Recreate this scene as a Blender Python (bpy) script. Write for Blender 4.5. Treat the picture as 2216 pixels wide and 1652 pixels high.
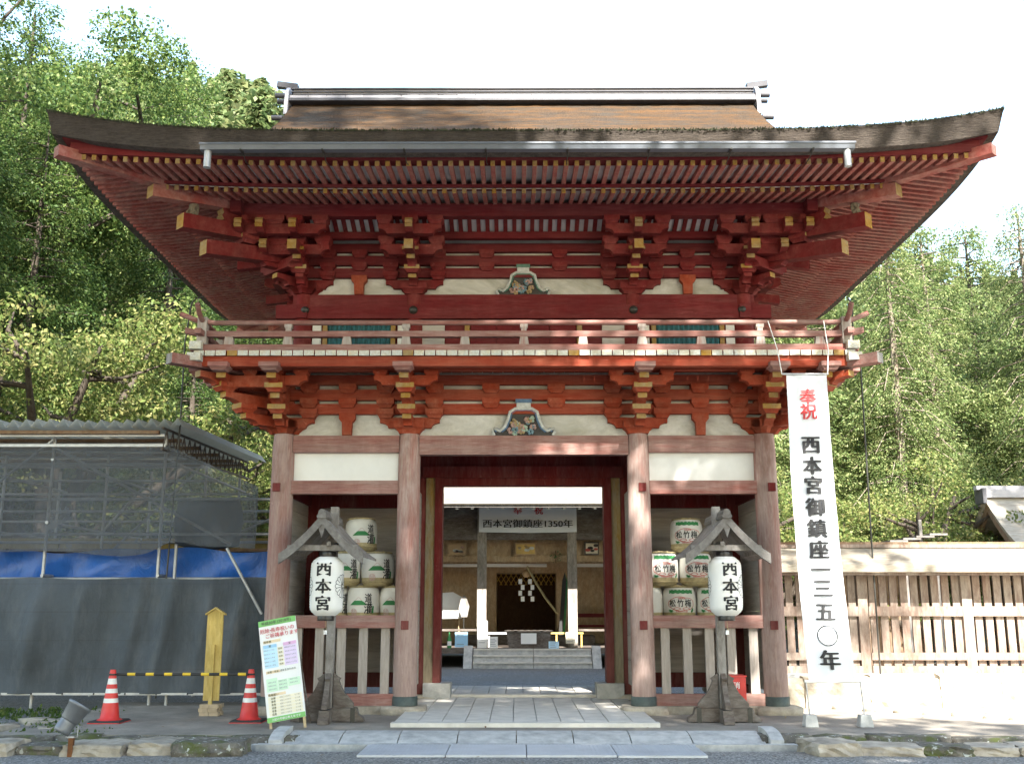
import bpy, math, random
import numpy as np
from mathutils import Vector, Matrix
R = math.radians
random.seed(7)
rng = np.random.default_rng(11)
S = bpy.context.scene
COL = S.collection
for o in list(bpy.data.objects):
    bpy.data.objects.remove(o)

# ------------------------------------------------------------------ camera, sky, sun, exposure
cam = bpy.data.cameras.new('camera')
cam.sensor_width = 36.0
cam.lens = 2277.0 / 2215.0 * 36.0
cam.clip_start = 0.05
cam.clip_end = 600.0
camo = bpy.data.objects.new('camera', cam)
COL.objects.link(camo)
camo.location = (-0.092, -14.0, 1.24)
camo.rotation_euler = (R(90 + 12.0), 0, math.atan(10.5 / 2277))
S.camera = camo

SUN_EL, SUN_AZ = 43.0, 172.0          # azimuth clockwise from +Y: behind the camera, a little to its right
W = bpy.data.worlds.new('World')
S.world = W
W.use_nodes = True
nt = W.node_tree
bg = nt.nodes['Background']
sky = nt.nodes.new('ShaderNodeTexSky')
sky.sky_type = 'NISHITA'
sky.sun_disc = False
sky.sun_elevation = R(SUN_EL)
sky.sun_rotation = R(SUN_AZ)
sky.air_density = 1.6
sky.dust_density = 1.0
sky.ozone_density = 1.0
nt.links.new(sky.outputs[0], bg.inputs[0])
bg.inputs[1].default_value = 0.15

sl = bpy.data.lights.new('sun', 'SUN')
sl.energy = 5.0
sl.angle = R(0.53)
sl.color = (1.0, 0.95, 0.87)
so = bpy.data.objects.new('sun', sl)
COL.objects.link(so)
sv = Vector((math.sin(R(SUN_AZ)) * math.cos(R(SUN_EL)), math.cos(R(SUN_AZ)) * math.cos(R(SUN_EL)), math.sin(R(SUN_EL))))
so.rotation_euler = (-sv).to_track_quat('-Z', 'Y').to_euler()
so.location = sv * 60

S.view_settings.view_transform = 'Standard'
S.view_settings.look = 'None'
S.view_settings.gamma = 1.0
S.view_settings.use_curve_mapping = False
S.view_settings.exposure = 2.2
S.cycles.max_bounces = 6
S.cycles.diffuse_bounces = 4
S.cycles.transparent_max_bounces = 12
S.cycles.use_denoising = True

# ------------------------------------------------------------------ helpers
def link(o, parent=None):
    COL.objects.link(o)
    if parent is not None:
        o.parent = parent
    return o

def tag(o, label, cat, group=None, kind=None):
    if label: o['label'] = label
    if cat: o['category'] = cat
    if group: o['group'] = group
    if kind: o['kind'] = kind
    return o

def empty(name, loc=(0, 0, 0), rz=0.0, parent=None):
    o = bpy.data.objects.new(name, None)
    o.location = loc
    o.rotation_euler = (0, 0, rz)
    o.empty_display_size = 0.2
    return link(o, parent)

def inst(name, me, parent=None, loc=(0, 0, 0), rot=(0, 0, 0), scale=(1, 1, 1)):
    o = bpy.data.objects.new(name, me)
    o.location = loc
    o.rotation_euler = rot
    o.scale = scale
    return link(o, parent)

class MB:
    """collects faces; mesh() makes one mesh, build() one object"""
    def __init__(s):
        s.v = []; s.f = []; s.m = []; s.sm = []
    def add(s, vs, fs, mi=0, smooth=False):
        n = len(s.v)
        s.v += [tuple(p) for p in vs]
        for k, f in enumerate(fs):
            s.f.append(tuple(i + n for i in f))
            s.m.append(mi[k] if isinstance(mi, (list, tuple)) else mi)
            s.sm.append(smooth)
        return s
    def box(s, x0, x1, y0, y1, z0, z1, mi=0, M=None):
        vs = [(x0, y0, z0), (x1, y0, z0), (x1, y1, z0), (x0, y1, z0), (x0, y0, z1), (x1, y0, z1), (x1, y1, z1), (x0, y1, z1)]
        if M is not None: vs = [tuple(M @ Vector(p)) for p in vs]
        # faces: bottom, top, front(-y), right, back, left
        return s.add(vs, [(3, 2, 1, 0), (4, 5, 6, 7), (0, 1, 5, 4), (1, 2, 6, 5), (2, 3, 7, 6), (3, 0, 4, 7)], mi)
    def cbox(s, cx, cy, cz, sx, sy, sz, mi=0, M=None):
        return s.box(cx - sx / 2, cx + sx / 2, cy - sy / 2, cy + sy / 2, cz - sz / 2, cz + sz / 2, mi, M)
    def prism(s, prof, a, b, axis='y', mi=0, cap=None, smooth=False):
        """prof = counter-clockwise 2D outline; extruded along axis from a to b"""
        n = len(prof)
        def P(p, t):
            return {'y': (p[0], t, p[1]), 'x': (t, p[0], p[1]), 'z': (p[0], p[1], t)}[axis]
        vs = [P(p, a) for p in prof] + [P(p, b) for p in prof]
        side = [(i, (i + 1) % n, n + (i + 1) % n, n + i) for i in range(n)]
        s.add(vs, side, mi, smooth)
        s.add(vs, [tuple(range(n))[::-1], tuple(range(n, 2 * n))], mi if cap is None else cap)
        return s
    def lathe(s, prof, n=16, mi=0, c=(0, 0, 0), smooth=True, caps=True):
        """prof = [(r, z)...] from bottom to top"""
        vs = []
        for r, z in prof:
            for k in range(n):
                a = 2 * math.pi * k / n
                vs.append((c[0] + r * math.cos(a), c[1] + r * math.sin(a), c[2] + z))
        fs = []; ms = []
        for i in range(len(prof) - 1):
            for k in range(n):
                fs.append((i * n + k, i * n + (k + 1) % n, (i + 1) * n + (k + 1) % n, (i + 1) * n + k))
                ms.append(mi[i] if isinstance(mi, (list, tuple)) else mi)
        s.add(vs, fs, ms, smooth)
        if caps:
            m0 = mi[0] if isinstance(mi, (list, tuple)) else mi
            m1 = mi[-1] if isinstance(mi, (list, tuple)) else mi
            s.add(vs[:n], [tuple(range(n))[::-1]], m0)
            s.add(vs[-n:], [tuple(range(n))], m1)
        return s
    def tube(s, pts, rad, n=8, mi=0, smooth=True, caps=True):
        pts = [Vector(p) for p in pts]
        if not isinstance(rad, (list, tuple)): rad = [rad] * len(pts)
        vs = []
        ref = None
        for i, p in enumerate(pts):
            d = (pts[min(i + 1, len(pts) - 1)] - pts[max(i - 1, 0)]).normalized()
            if ref is None:
                ref = Vector((0, 0, 1)) if abs(d.z) < 0.9 else Vector((1, 0, 0))
            u = d.cross(ref).normalized(); w = u.cross(d).normalized()
            ref = w
            for k in range(n):
                a = 2 * math.pi * k / n
                vs.append(tuple(p + (u * math.cos(a) + w * math.sin(a)) * rad[i]))
        fs = []
        for i in range(len(pts) - 1):
            for k in range(n):
                fs.append((i * n + k, (i + 1) * n + k, (i + 1) * n + (k + 1) % n, i * n + (k + 1) % n))
        s.add(vs, fs, mi, smooth)
        if caps:
            s.add(vs[:n], [tuple(range(n))], mi)
            s.add(vs[-n:], [tuple(range(n))[::-1]], mi)
        return s
    def loft(s, rects, mi=0, smooth=False):
        """square loft: list of (hx, hy, z)"""
        vs = []
        for hx, hy, z in rects:
            vs += [(-hx, -hy, z), (hx, -hy, z), (hx, hy, z), (-hx, hy, z)]
        fs = [(3, 2, 1, 0)]
        for i in range(len(rects) - 1):
            for k in range(4):
                fs.append((i * 4 + k, i * 4 + (k + 1) % 4, i * 4 + 4 + (k + 1) % 4, i * 4 + 4 + k))
        n = (len(rects) - 1) * 4
        fs.append((n, n + 1, n + 2, n + 3))
        return s.add(vs, fs, mi, smooth)
    def mesh(s, name, mats):
        me = bpy.data.meshes.new(name)
        me.from_pydata(s.v, [], s.f)
        for m in (mats if isinstance(mats, (list, tuple)) else [mats]):
            me.materials.append(m)
        me.polygons.foreach_set('material_index', s.m)
        me.polygons.foreach_set('use_smooth', s.sm)
        me.update()
        return me
    def build(s, name, mats, parent=None, loc=(0, 0, 0), rot=(0, 0, 0)):
        return inst(name, s.mesh(name, mats), parent, loc, rot)

def text_geo(body, size, bold=0.0, align='CENTER', sx=1.0):
    """flat text in the XZ plane as (verts, faces), centred on the origin"""
    c = bpy.data.curves.new('lettering', 'FONT')
    c.body = body; c.size = 1.0; c.align_x = align; c.align_y = 'CENTER'
    c.resolution_u = 3
    c.fill_mode = 'FRONT'
    o = bpy.data.objects.new('lettering', c)
    COL.objects.link(o)
    dg = bpy.context.evaluated_depsgraph_get()
    me = bpy.data.meshes.new_from_object(o.evaluated_get(dg))
    vs = np.array([v.co[:] for v in me.vertices]) if len(me.vertices) else np.zeros((0, 3))
    fs = [tuple(p.vertices) for p in me.polygons]
    bpy.data.objects.remove(o); bpy.data.curves.remove(c); bpy.data.meshes.remove(me)
    if len(vs):
        lo = vs.min(0); hi = vs.max(0)
        vs[:, 0] -= (lo[0] + hi[0]) / 2
        vs[:, 1] -= (lo[1] + hi[1]) / 2
        vs *= size
        vs[:, 0] *= sx
        # heavier strokes: shifted copies of the glyph, each a hair in front of the last (third column = depth)
        bx, bz = (bold if isinstance(bold, tuple) else (bold, bold))
        shifts = [(0, 0)]
        if bx: shifts += [(bx * size, 0), (-bx * size, 0)]
        if bz: shifts += [(0, bz * size), (0, -bz * size)]
        n0 = len(vs); allv = []; allf = []
        for k, (ax, az) in enumerate(shifts):
            w = vs.copy(); w[:, 0] += ax; w[:, 1] += az; w[:, 2] = k * .0006
            allv.append(w); allf += [tuple(i + k * n0 for i in f) for f in fs]
        vs = np.concatenate(allv); fs = allf
    return vs, fs
_tc = {}
def text_cached(body, size, bold, sx=1.0):
    k = (body, size, bold, sx)
    if k not in _tc: _tc[k] = text_geo(body, size, bold, 'CENTER', sx)
    return _tc[k]

# ------------------------------------------------------------------ materials
def mat(name):
    m = bpy.data.materials.new(name)
    m.use_nodes = True
    t = m.node_tree
    return m, t, t.nodes, t.links, t.nodes['Principled BSDF']

def noise(n, l, scale, detail=5, rough=0.6, vec=None, dist=0.0):
    x = n.new('ShaderNodeTexNoise')
    x.inputs['Scale'].default_value = scale
    x.inputs['Detail'].default_value = detail
    x.inputs['Roughness'].default_value = rough
    x.inputs['Distortion'].default_value = dist
    if vec is not None: l.new(vec, x.inputs['Vector'])
    return x.outputs[0]

def ramp(n, l, fac, stops):
    x = n.new('ShaderNodeValToRGB')
    e = x.color_ramp.elements
    while len(e) > len(stops): e.remove(e[-1])
    while len(e) < len(stops): e.new(0.5)
    for k, (p, c) in enumerate(stops):
        e[k].position = p
        e[k].color = (*c, 1) if len(c) == 3 else c
    l.new(fac, x.inputs[0])
    return x.outputs[0]

def mixc(n, l, fac, a, b, mode='MIX'):
    x = n.new('ShaderNodeMix'); x.data_type = 'RGBA'; x.blend_type = mode
    if isinstance(fac, (int, float)): x.inputs[0].default_value = fac
    else: l.new(fac, x.inputs[0])
    for s_, q in ((6, a), (7, b)):
        if isinstance(q, tuple): x.inputs[s_].default_value = (*q, 1)
        else: l.new(q, x.inputs[s_])
    return x.outputs[2]

def coords(n, l, scale=(1, 1, 1), kind='Object'):
    """world-space like coordinates: most parts are built in place, so Object = world for them"""
    t = n.new('ShaderNodeTexCoord') if kind != 'Position' else n.new('ShaderNodeNewGeometry')
    mp = n.new('ShaderNodeMapping')
    mp.inputs['Scale'].default_value = scale
    l.new(t.outputs['Position' if kind == 'Position' else kind], mp.inputs[0])
    return mp.outputs[0]

def bump(n, l, b, h, strength=0.3, dist=0.01):
    x = n.new('ShaderNodeBump')
    x.inputs['Strength'].default_value = strength
    x.inputs['Distance'].default_value = dist
    l.new(h, x.inputs['Height'])
    l.new(x.outputs[0], b.inputs['Normal'])

def simple(name, col, rough=0.6, var=0.25, scale=6.0, metal=0.0, bmp=0.15, dark=None):
    m, t, n, l, b = mat(name)
    v = coords(n, l, kind='Position')
    f = noise(n, l, scale, 6, 0.65, v)
    c2 = dark if dark else tuple(c * (1 - var) for c in col)
    c1 = tuple(min(1, c * (1 + var * 0.4)) for c in col)
    l.new(ramp(n, l, f, [(0.3, c2), (0.62, c1)]), b.inputs['Base Color'])
    b.inputs['Roughness'].default_value = rough
    b.inputs['Metallic'].default_value = metal
    if bmp:
        bump(n, l, b, noise(n, l, scale * 9, 4, 0.6, v), bmp, 0.01)
    return m

def wood(name, base, worn, amount=0.5, grain=(1, 1, 1), rough=0.75, stain=None, lowwear=False, warp=1.0, chips=0.0):
    """painted or bare timber: fine grain stretched along an axis plus patches where the paint has worn to `worn`"""
    m, t, n, l, b = mat(name)
    v = coords(n, l, grain, 'Position')
    g = noise(n, l, 14, 6, 0.7, v, 0.4)
    p = noise(n, l, 2.2 * warp, 7, 0.72, v, 0.6)
    mm = n.new('ShaderNodeMath'); mm.operation = 'ADD'
    m2 = n.new('ShaderNodeMath'); m2.operation = 'MULTIPLY'; m2.inputs[1].default_value = 0.45
    l.new(g, m2.inputs[0]); l.new(p, mm.inputs[0]); l.new(m2.outputs[0], mm.inputs[1])
    src = mm.outputs[0]
    if lowwear:
        geo = n.new('ShaderNodeNewGeometry'); sp = n.new('ShaderNodeSeparateXYZ')
        l.new(geo.outputs['Position'], sp.inputs[0])
        mr = n.new('ShaderNodeMapRange')
        mr.inputs[1].default_value = 0.0; mr.inputs[2].default_value = 1.5
        mr.inputs[3].default_value = 0.24; mr.inputs[4].default_value = 0.0
        l.new(sp.outputs[2], mr.inputs[0])
        ad = n.new('ShaderNodeMath'); ad.operation = 'ADD'
        l.new(src, ad.inputs[0]); l.new(mr.outputs[0], ad.inputs[1])
        src = ad.outputs[0]
    lo = 0.98 - 0.55 * amount
    fac = ramp(n, l, src, [(max(0.0, lo - 0.16), (0, 0, 0)), (min(1.0, lo + 0.13), (1, 1, 1))])
    b1 = ramp(n, l, g, [(0.25, tuple(c * 0.68 for c in base)), (0.7, tuple(min(1, c * 1.12) for c in base))])
    w1 = ramp(n, l, g, [(0.3, tuple(c * 0.62 for c in worn)), (0.68, worn)])
    c = mixc(n, l, fac, b1, w1)
    if stain:
        sf = ramp(n, l, noise(n, l, 1.3, 5, 0.7, coords(n, l, (1, 1, 0.5), 'Position')), [(0.54, (0, 0, 0)), (0.7, (1, 1, 1))])
        c = mixc(n, l, sf, c, stain)
    if chips:
        cf = ramp(n, l, noise(n, l, 9, 8, .8, coords(n, l, grain, 'Position'), .8), [(0.60, (0, 0, 0)), (0.66, (chips,) * 3)])
        c = mixc(n, l, cf, c, tuple(min(1, w_ * 1.5 + .05) for w_ in worn))
        df = ramp(n, l, noise(n, l, .9, 6, .7, coords(n, l, (1.5, 1.5, .35), 'Position')), [(0.40, (.45,) * 3), (0.62, (0,) * 3)])
        c = mixc(n, l, df, c, tuple(w_ * .42 for w_ in base))
    l.new(c, b.inputs['Base Color'])
    b.inputs['Roughness'].default_value = rough
    b.inputs['Specular IOR Level'].default_value = 0.25
    bump(n, l, b, g, 0.35, 0.006)
    return m

M = {}
M['red'] = wood('vermilion_shaded', (0.20, 0.017, 0.017), (0.24, 0.06, 0.05), 0.36, (1, 1, 1), chips=.5)  # same vermilion as the lower brackets, darkened for the shaded upper storey
M['redx'] = wood('vermilion_shaded_beam', (0.175, 0.014, 0.017), (0.21, 0.052, 0.048), 0.36, (0.25, 2, 2), chips=.5)
M['orange'] = wood('vermilion_bounce_lit', (0.36, 0.052, 0.018), (0.38, 0.125, 0.07), 0.34, (1, 1, 1), chips=.6)  # brighter copy of the vermilion: bounce light painted into the lower brackets
M['orangex'] = wood('vermilion_bounce_lit_beam', (0.33, 0.046, 0.018), (0.36, 0.115, 0.065), 0.34, (0.25, 2, 2), chips=.6)
M['pinkx'] = wood('faded_red_beam', (0.32, 0.110, 0.088), (0.38, 0.25, 0.215), 0.5, (0.25, 2.5, 2.5), chips=.5)
M['pinkz'] = wood('faded_red_post', (0.37, 0.16, 0.13), (0.42, 0.37, 0.33), 0.72, (2.5, 2.5, 0.25), lowwear=True)
M['column'] = wood('weathered_column', (0.40, 0.175, 0.14), (0.47, 0.355, 0.315), 0.6, (2.6, 2.6, 0.32), stain=(0.21, 0.12, 0.09), lowwear=True, chips=.5)
M['yellow'] = wood('yellow_ochre_paint', (0.38, 0.20, 0.026), (0.34, 0.25, 0.13), 0.45, (1, 1, 1))
M['yelpost'] = wood('yellow_ochre_post', (0.34, 0.20, 0.03), (0.30, 0.25, 0.17), 0.5, (2, 2, 0.4), lowwear=True)
M['bend'] = wood('worn_white_board_end', (0.60, 0.52, 0.34), (0.62, 0.62, 0.56), 0.6, (3, 3, 3))
M['plaster'] = simple('white_plaster', (0.74, 0.74, 0.71), 0.9, 0.10, 1.5)
M['plaster_old'] = wood('stained_plaster', (0.70, 0.69, 0.64), (0.42, 0.405, 0.33), 0.42, (0.5, 1, 1), 0.9)
M['soffit'] = simple('pale_soffit_boards', (0.62, 0.61, 0.58), 0.9, 0.15, 3)
M['plankw'] = wood('white_washed_planks', (0.60, 0.57, 0.53), (0.46, 0.42, 0.38), 0.5, (0.3, 0.3, 4))
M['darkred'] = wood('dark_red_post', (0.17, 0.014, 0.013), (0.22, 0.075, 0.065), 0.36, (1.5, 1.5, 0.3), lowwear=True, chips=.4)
M['greyw'] = wood('silvered_timber', (0.20, 0.175, 0.15), (0.34, 0.32, 0.30), 0.5, (1.5, 1.5, 0.5))
M['darkw'] = wood('dark_weathered_timber', (0.11, 0.085, 0.068), (0.21, 0.19, 0.17), 0.4, (0.6, 1.5, 1.5))
M['brownw'] = wood('brown_timber', (0.22, 0.13, 0.075), (0.30, 0.22, 0.15), 0.4, (1, 1, 0.5))
M['fencew'] = wood('reddish_fence_timber', (0.22, 0.135, 0.10), (0.38, 0.32, 0.27), 0.5, (1.4, 1.4, 0.4), chips=.4)
M['teal'] = simple('teal_lattice_paint', (0.018, 0.115, 0.135), 0.6, 0.35, 8)
M['shoe'] = simple('green_black_metal_shoe', (0.055, 0.075, 0.07), 0.55, 0.4, 9)
M['nail'] = simple('dark_bronze', (0.05, 0.05, 0.045), 0.45, 0.3, 12, 0.4)
M['metal'] = simple('grey_gutter_metal', (0.13, 0.145, 0.17), 0.45, 0.15, 4, 0.2)
M['galv'] = simple('galvanised_steel', (0.42, 0.43, 0.44), 0.45, 0.2, 10, 0.5)
M['black'] = simple('black_ink', (0.012, 0.012, 0.014), 0.6, 0.2, 10, bmp=0)
M['redink'] = simple('red_ink', (0.50, 0.03, 0.035), 0.6, 0.15, 10, bmp=0)
M['white'] = simple('white_paper', (0.80, 0.80, 0.78), 0.8, 0.05, 3, bmp=0)
M['stone'] = simple('grey_granite', (0.46, 0.46, 0.445), 0.85, 0.28, 7, bmp=0.4, dark=(0.30, 0.305, 0.30))
M['slab'] = simple('pale_granite_slab', (0.61, 0.585, 0.53), 0.85, 0.18, 5, bmp=0.25)
M['stoneb'] = simple('tan_field_stone', (0.40, 0.355, 0.285), 0.9, 0.4, 4, bmp=0.6, dark=(0.19, 0.165, 0.13))
M['lantern'] = simple('lantern_paper', (0.78, 0.77, 0.73), 0.8, 0.06, 4, bmp=0)
M['brownl'] = wood('pale_brown_timber', (0.34, 0.25, 0.17), (0.42, 0.34, 0.26), 0.4, (1, 1, 0.5))
M['pine'] = simple('pale_pine', (0.50, 0.38, 0.22), 0.8, 0.2, 8)
M['greyh'] = wood('sun_bleached_pillar', (0.24, 0.20, 0.165), (0.42, 0.38, 0.33), 0.5, (1.5, 1.5, 0.5))
# ------------------------------------------------------------------ more materials
def thatch_mat(name, top=True, k=1.0):
    m, t, n, l, b = mat(name)
    v = coords(n, l, (1, 1, 1), 'Position')
    big = noise(n, l, 0.9, 5, 0.7, v)
    mid = noise(n, l, 5, 6, 0.7, v)
    fine = noise(n, l, 38 if top else 20, 5, 0.8, coords(n, l, (1.6, 0.8, 0.9) if top else (0.5, 0.5, 5), 'Position'))
    if top:
        c1 = ramp(n, l, mid, [(0.3, (0.075, 0.052, 0.036)), (0.5, (0.155, 0.098, 0.055)), (0.68, (0.23, 0.125, 0.055))])
        c2 = ramp(n, l, fine, [(0.3, (0.065, 0.054, 0.045)), (0.7, (0.20, 0.155, 0.115))])
        c = mixc(n, l, ramp(n, l, big, [(0.4, (0.25,) * 3), (0.6, (0.85,) * 3)]), c1, c2)
        c = mixc(n, l, ramp(n, l, fine, [(0.35, (0.55,) * 3), (0.6, (0,) * 3)]), c, (0.06, 0.05, 0.042))
        cs = noise(n, l, 3.2, 6, .75, coords(n, l, (.35, 2.2, 2.2), 'Position'))
        c = mixc(n, l, ramp(n, l, cs, [(0.47, (0,) * 3), (0.64, (.75,) * 3)]), c, (0.27, 0.135, 0.052))
        c = mixc(n, l, ramp(n, l, noise(n, l, 1.7, 7, .75, coords(n, l, (1, 1.6, 1.6), 'Position')), [(0.52, (0,) * 3), (0.66, (.7,) * 3)]), c, (0.11, 0.105, 0.09))
    else:
        c1 = ramp(n, l, fine, [(0.3, (0.065, 0.054, 0.05)), (0.7, (0.20, 0.165, 0.135))])
        c = mixc(n, l, ramp(n, l, mid, [(0.45, (0,) * 3), (0.7, (0.6,) * 3)]), c1, (0.20, 0.17, 0.145))
    if k != 1.0: c = mixc(n, l, 1.0, c, (k, k, k), 'MULTIPLY')
    l.new(c, b.inputs['Base Color'])
    b.inputs['Roughness'].default_value = 0.95
    b.inputs['Specular IOR Level'].default_value = 0.1
    bump(n, l, b, fine, 1.0, 0.05)
    return m
M['thatch'] = thatch_mat('cypress_bark_thatch', True, .72)
M['thatchend'] = thatch_mat('cut_bark_edge', False, .82)
M['barkpale'] = wood('pale_weathered_bark_roof', (0.34, 0.285, 0.22), (0.44, 0.40, 0.33), .5, (.4, 2, 2), .95)
M['rafter'] = wood('faded_rafter_paint', (0.36, 0.085, 0.066), (0.43, 0.21, 0.165), .45, (1, 1, 1))

def gravel_mat():
    m, t, n, l, b = mat('grey_gravel')
    v = coords(n, l, (1, 1, 1), 'Position')
    vo = n.new('ShaderNodeTexVoronoi'); vo.inputs['Scale'].default_value = 55
    l.new(v, vo.inputs['Vector'])
    c = ramp(n, l, vo.outputs['Color'], [(0.15, (0.10, 0.105, 0.11)), (0.5, (0.22, 0.22, 0.215)), (0.9, (0.42, 0.41, 0.39))])
    c = mixc(n, l, ramp(n, l, noise(n, l, 0.8, 6, 0.7, v), [(0.42, (0,) * 3), (0.7, (0.6,) * 3)]), c, (0.23, 0.205, 0.165))
    l.new(c, b.inputs['Base Color'])
    b.inputs['Roughness'].default_value = 0.95
    bump(n, l, b, vo.outputs['Distance'], 0.9, 0.02)
    return m
M['gravel'] = gravel_mat()

def concrete_mat():
    m, t, n, l, b = mat('tan_concrete')
    v = coords(n, l, (1, 1, 1), 'Position')
    c = ramp(n, l, noise(n, l, 1.6, 7, 0.7, v), [(0.3, (0.17, 0.155, 0.13)), (0.5, (0.27, 0.24, 0.20)), (0.7, (0.37, 0.335, 0.28))])
    c = mixc(n, l, ramp(n, l, noise(n, l, 40, 4, 0.7, v), [(0.35, (0.35,) * 3), (0.6, (0,) * 3)]), c, (0.16, 0.14, 0.12))
    l.new(c, b.inputs['Base Color'])
    b.inputs['Roughness'].default_value = 0.92
    bump(n, l, b, noise(n, l, 60, 4, 0.7, v), 0.4, 0.01)
    return m
M['concrete'] = concrete_mat()

def mossy_mat():
    m, t, n, l, b = mat('mossy_dark_stone')
    v = coords(n, l, (1, 1, 1), 'Position')
    a = noise(n, l, 7, 7, 0.75, v)
    c = ramp(n, l, a, [(0.3, (0.045, 0.042, 0.036)), (0.55, (0.15, 0.135, 0.11)), (0.75, (0.30, 0.28, 0.24))])
    c = mixc(n, l, ramp(n, l, noise(n, l, 4.1, 5, 0.7, v), [(0.5, (0,) * 3), (0.62, (1,) * 3)]), c, (0.085, 0.10, 0.028))
    c = mixc(n, l, ramp(n, l, noise(n, l, 17, 3, 0.6, v), [(0.62, (0,) * 3), (0.66, (0.8,) * 3)]), c, (0.5, 0.52, 0.48))
    l.new(c, b.inputs['Base Color'])
    b.inputs['Roughness'].default_value = 0.95
    bump(n, l, b, a, 0.8, 0.03)
    return m
M['mossy'] = mossy_mat()

# ------------------------------------------------------------------ rocks
def rock_mesh(name, sx, sy, sz, mats, seed, n=3, rough=0.09, power=0.55, smooth=True):
    r = np.random.default_rng(seed)
    mb = MB()
    vid = {}
    def vert(p):
        k = tuple(round(c, 4) for c in p)
        if k not in vid:
            q = np.array(p)
            ln = np.linalg.norm(q)
            q = q / max(abs(q)) * (1 - power * 0.35) * 1.0 if False else q * (1 - power) + q / ln * power * 1.12
            q = q * (1 + r.normal(0, rough, 3))
            vid[k] = len(mb.v)
            mb.v.append((q[0] * sx / 2, q[1] * sy / 2, q[2] * sz / 2))
        return vid[k]
    g = [-1 + 2 * i / n for i in range(n + 1)]
    for ax in range(3):
        for s_ in (-1, 1):
            for i in range(n):
                for j in range(n):
                    q = []
                    for (a, b_) in ((i, j), (i + 1, j), (i + 1, j + 1), (i, j + 1)):
                        p = [0, 0, 0]; p[ax] = s_; p[(ax + 1) % 3] = g[a]; p[(ax + 2) % 3] = g[b_]
                        q.append(vert(p))
                    mb.f.append(tuple(q if s_ > 0 else q[::-1])); mb.m.append(0); mb.sm.append(smooth)
    return mb.mesh(name, mats)

# ------------------------------------------------------------------ setting: ground, platform, ditch, paving
ZG, ZP, ZS = -0.17, -0.10, -0.05        # gravel, platform, paving
g = MB()
prof = [(-60, ZG), (-3.05, ZG), (-3.0, -0.22), (-2.96, -0.48), (-2.36, -0.50), (-2.30, -0.50), (-2.28, -0.16), (1.2, -0.16), (3.78, -0.16), (3.82, -0.235), (11, -0.235), (26, -0.235)]
xs = [-70, -40, -20, -10, -5, 0, 5, 10, 20, 40, 70]
vs = [(x, y, z) for (y, z) in prof for x in xs]
nx = len(xs)
g.add(vs, [(i * nx + k, i * nx + k + 1, (i + 1) * nx + k + 1, (i + 1) * nx + k) for i in range(len(prof) - 1) for k in range(nx - 1)])
ground = g.build('ground', M['gravel'])
ground['kind'] = 'structure'
ground['label'] = 'grey gravel forecourt and court with a narrow drain'

M['sand'] = simple('pale_bounce_sand', (0.50, 0.45, 0.36), .95, .2, 5, bmp=.3)
p = MB()
p.box(-5.7, 6.8, -2.27, 1.6, -0.45, ZP)
platform = p.build('platform', M['concrete'])
platform['kind'] = 'structure'; platform['label'] = 'tan concrete platform the gate stands on'
# pale sand sheets added right of the platform and behind, to bounce sunlight
sd = MB(); sd.add([(4.55, .62, -.094), (7.3, -1.75, -.094), (14, -1.75, -.094), (14, .80, -.094)], [(0, 1, 2, 3)])
sd = sd.build('bounce_sand', M['sand']); sd['kind'] = 'structure'; sd['label'] = 'pale sand sheet added beside the fence to bounce sunlight'
sd = MB(); sd.add([(3.4, 1.75, -.158), (16, 1.75, -.158), (16, 3.75, -.158), (3.4, 3.75, -.158)], [(0, 1, 2, 3)])
sd.add([(3.0, 3.85, -.231), (16, 3.85, -.231), (16, 12.6, -.231), (6.0, 12.6, -.231)], [(0, 1, 2, 3)])
sd = sd.build('court_bounce_sand', M['sand']); sd['kind'] = 'structure'; sd['label'] = 'pale sand sheet added to the court to bounce sunlight'
x = -9.0; k = 0
while x < 7.6:
    w = random.uniform(0.42, 0.95)
    if not (-2.6 < x + w / 2 < 2.6):
        me = rock_mesh('kerb_stone', w * 0.97, 0.30, random.uniform(.36, .42), [M['mossy']], 100 + k, 3, 0.03, 0.16)
        inst('kerb_stone', me, platform, (x + w / 2, -2.33 + random.uniform(-.02, .02), -0.29))
    x += w; k += 1
# flat stones on the near bank of the drain
k = 0
for side in (-1, 1):
    x = 2.75
    while x < 8.2:
        w = random.uniform(0.45, 0.95)
        me = rock_mesh('bank_stone', w * 1.02, random.uniform(.4, .62), random.uniform(.16, .26), [M['stoneb'] if k % 3 else M['mossy']], 300 + k, 6, 0.05, 0.20, False)
        inst('bank_stone', me, ground, (side * (x + w / 2), -3.12 + random.uniform(-.08, .05), -0.17), (0, 0, random.uniform(-.2, .2)))
        x += w * .97; k += 1
# scattered smaller stones and fallen leaves on the left
for k in range(16):
    x = random.uniform(-8.5, -5.3); y = random.uniform(-2.2, -.6)
    w = random.uniform(.2, .5)
    me = rock_mesh('loose_stone', w, w * random.uniform(.6, .9), .1, [M['stoneb']], 700 + k, 2, 0.1, 0.4)
    inst('loose_stone', me, ground, (x, y, -0.14), (0, 0, random.uniform(0, 3)))

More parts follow.
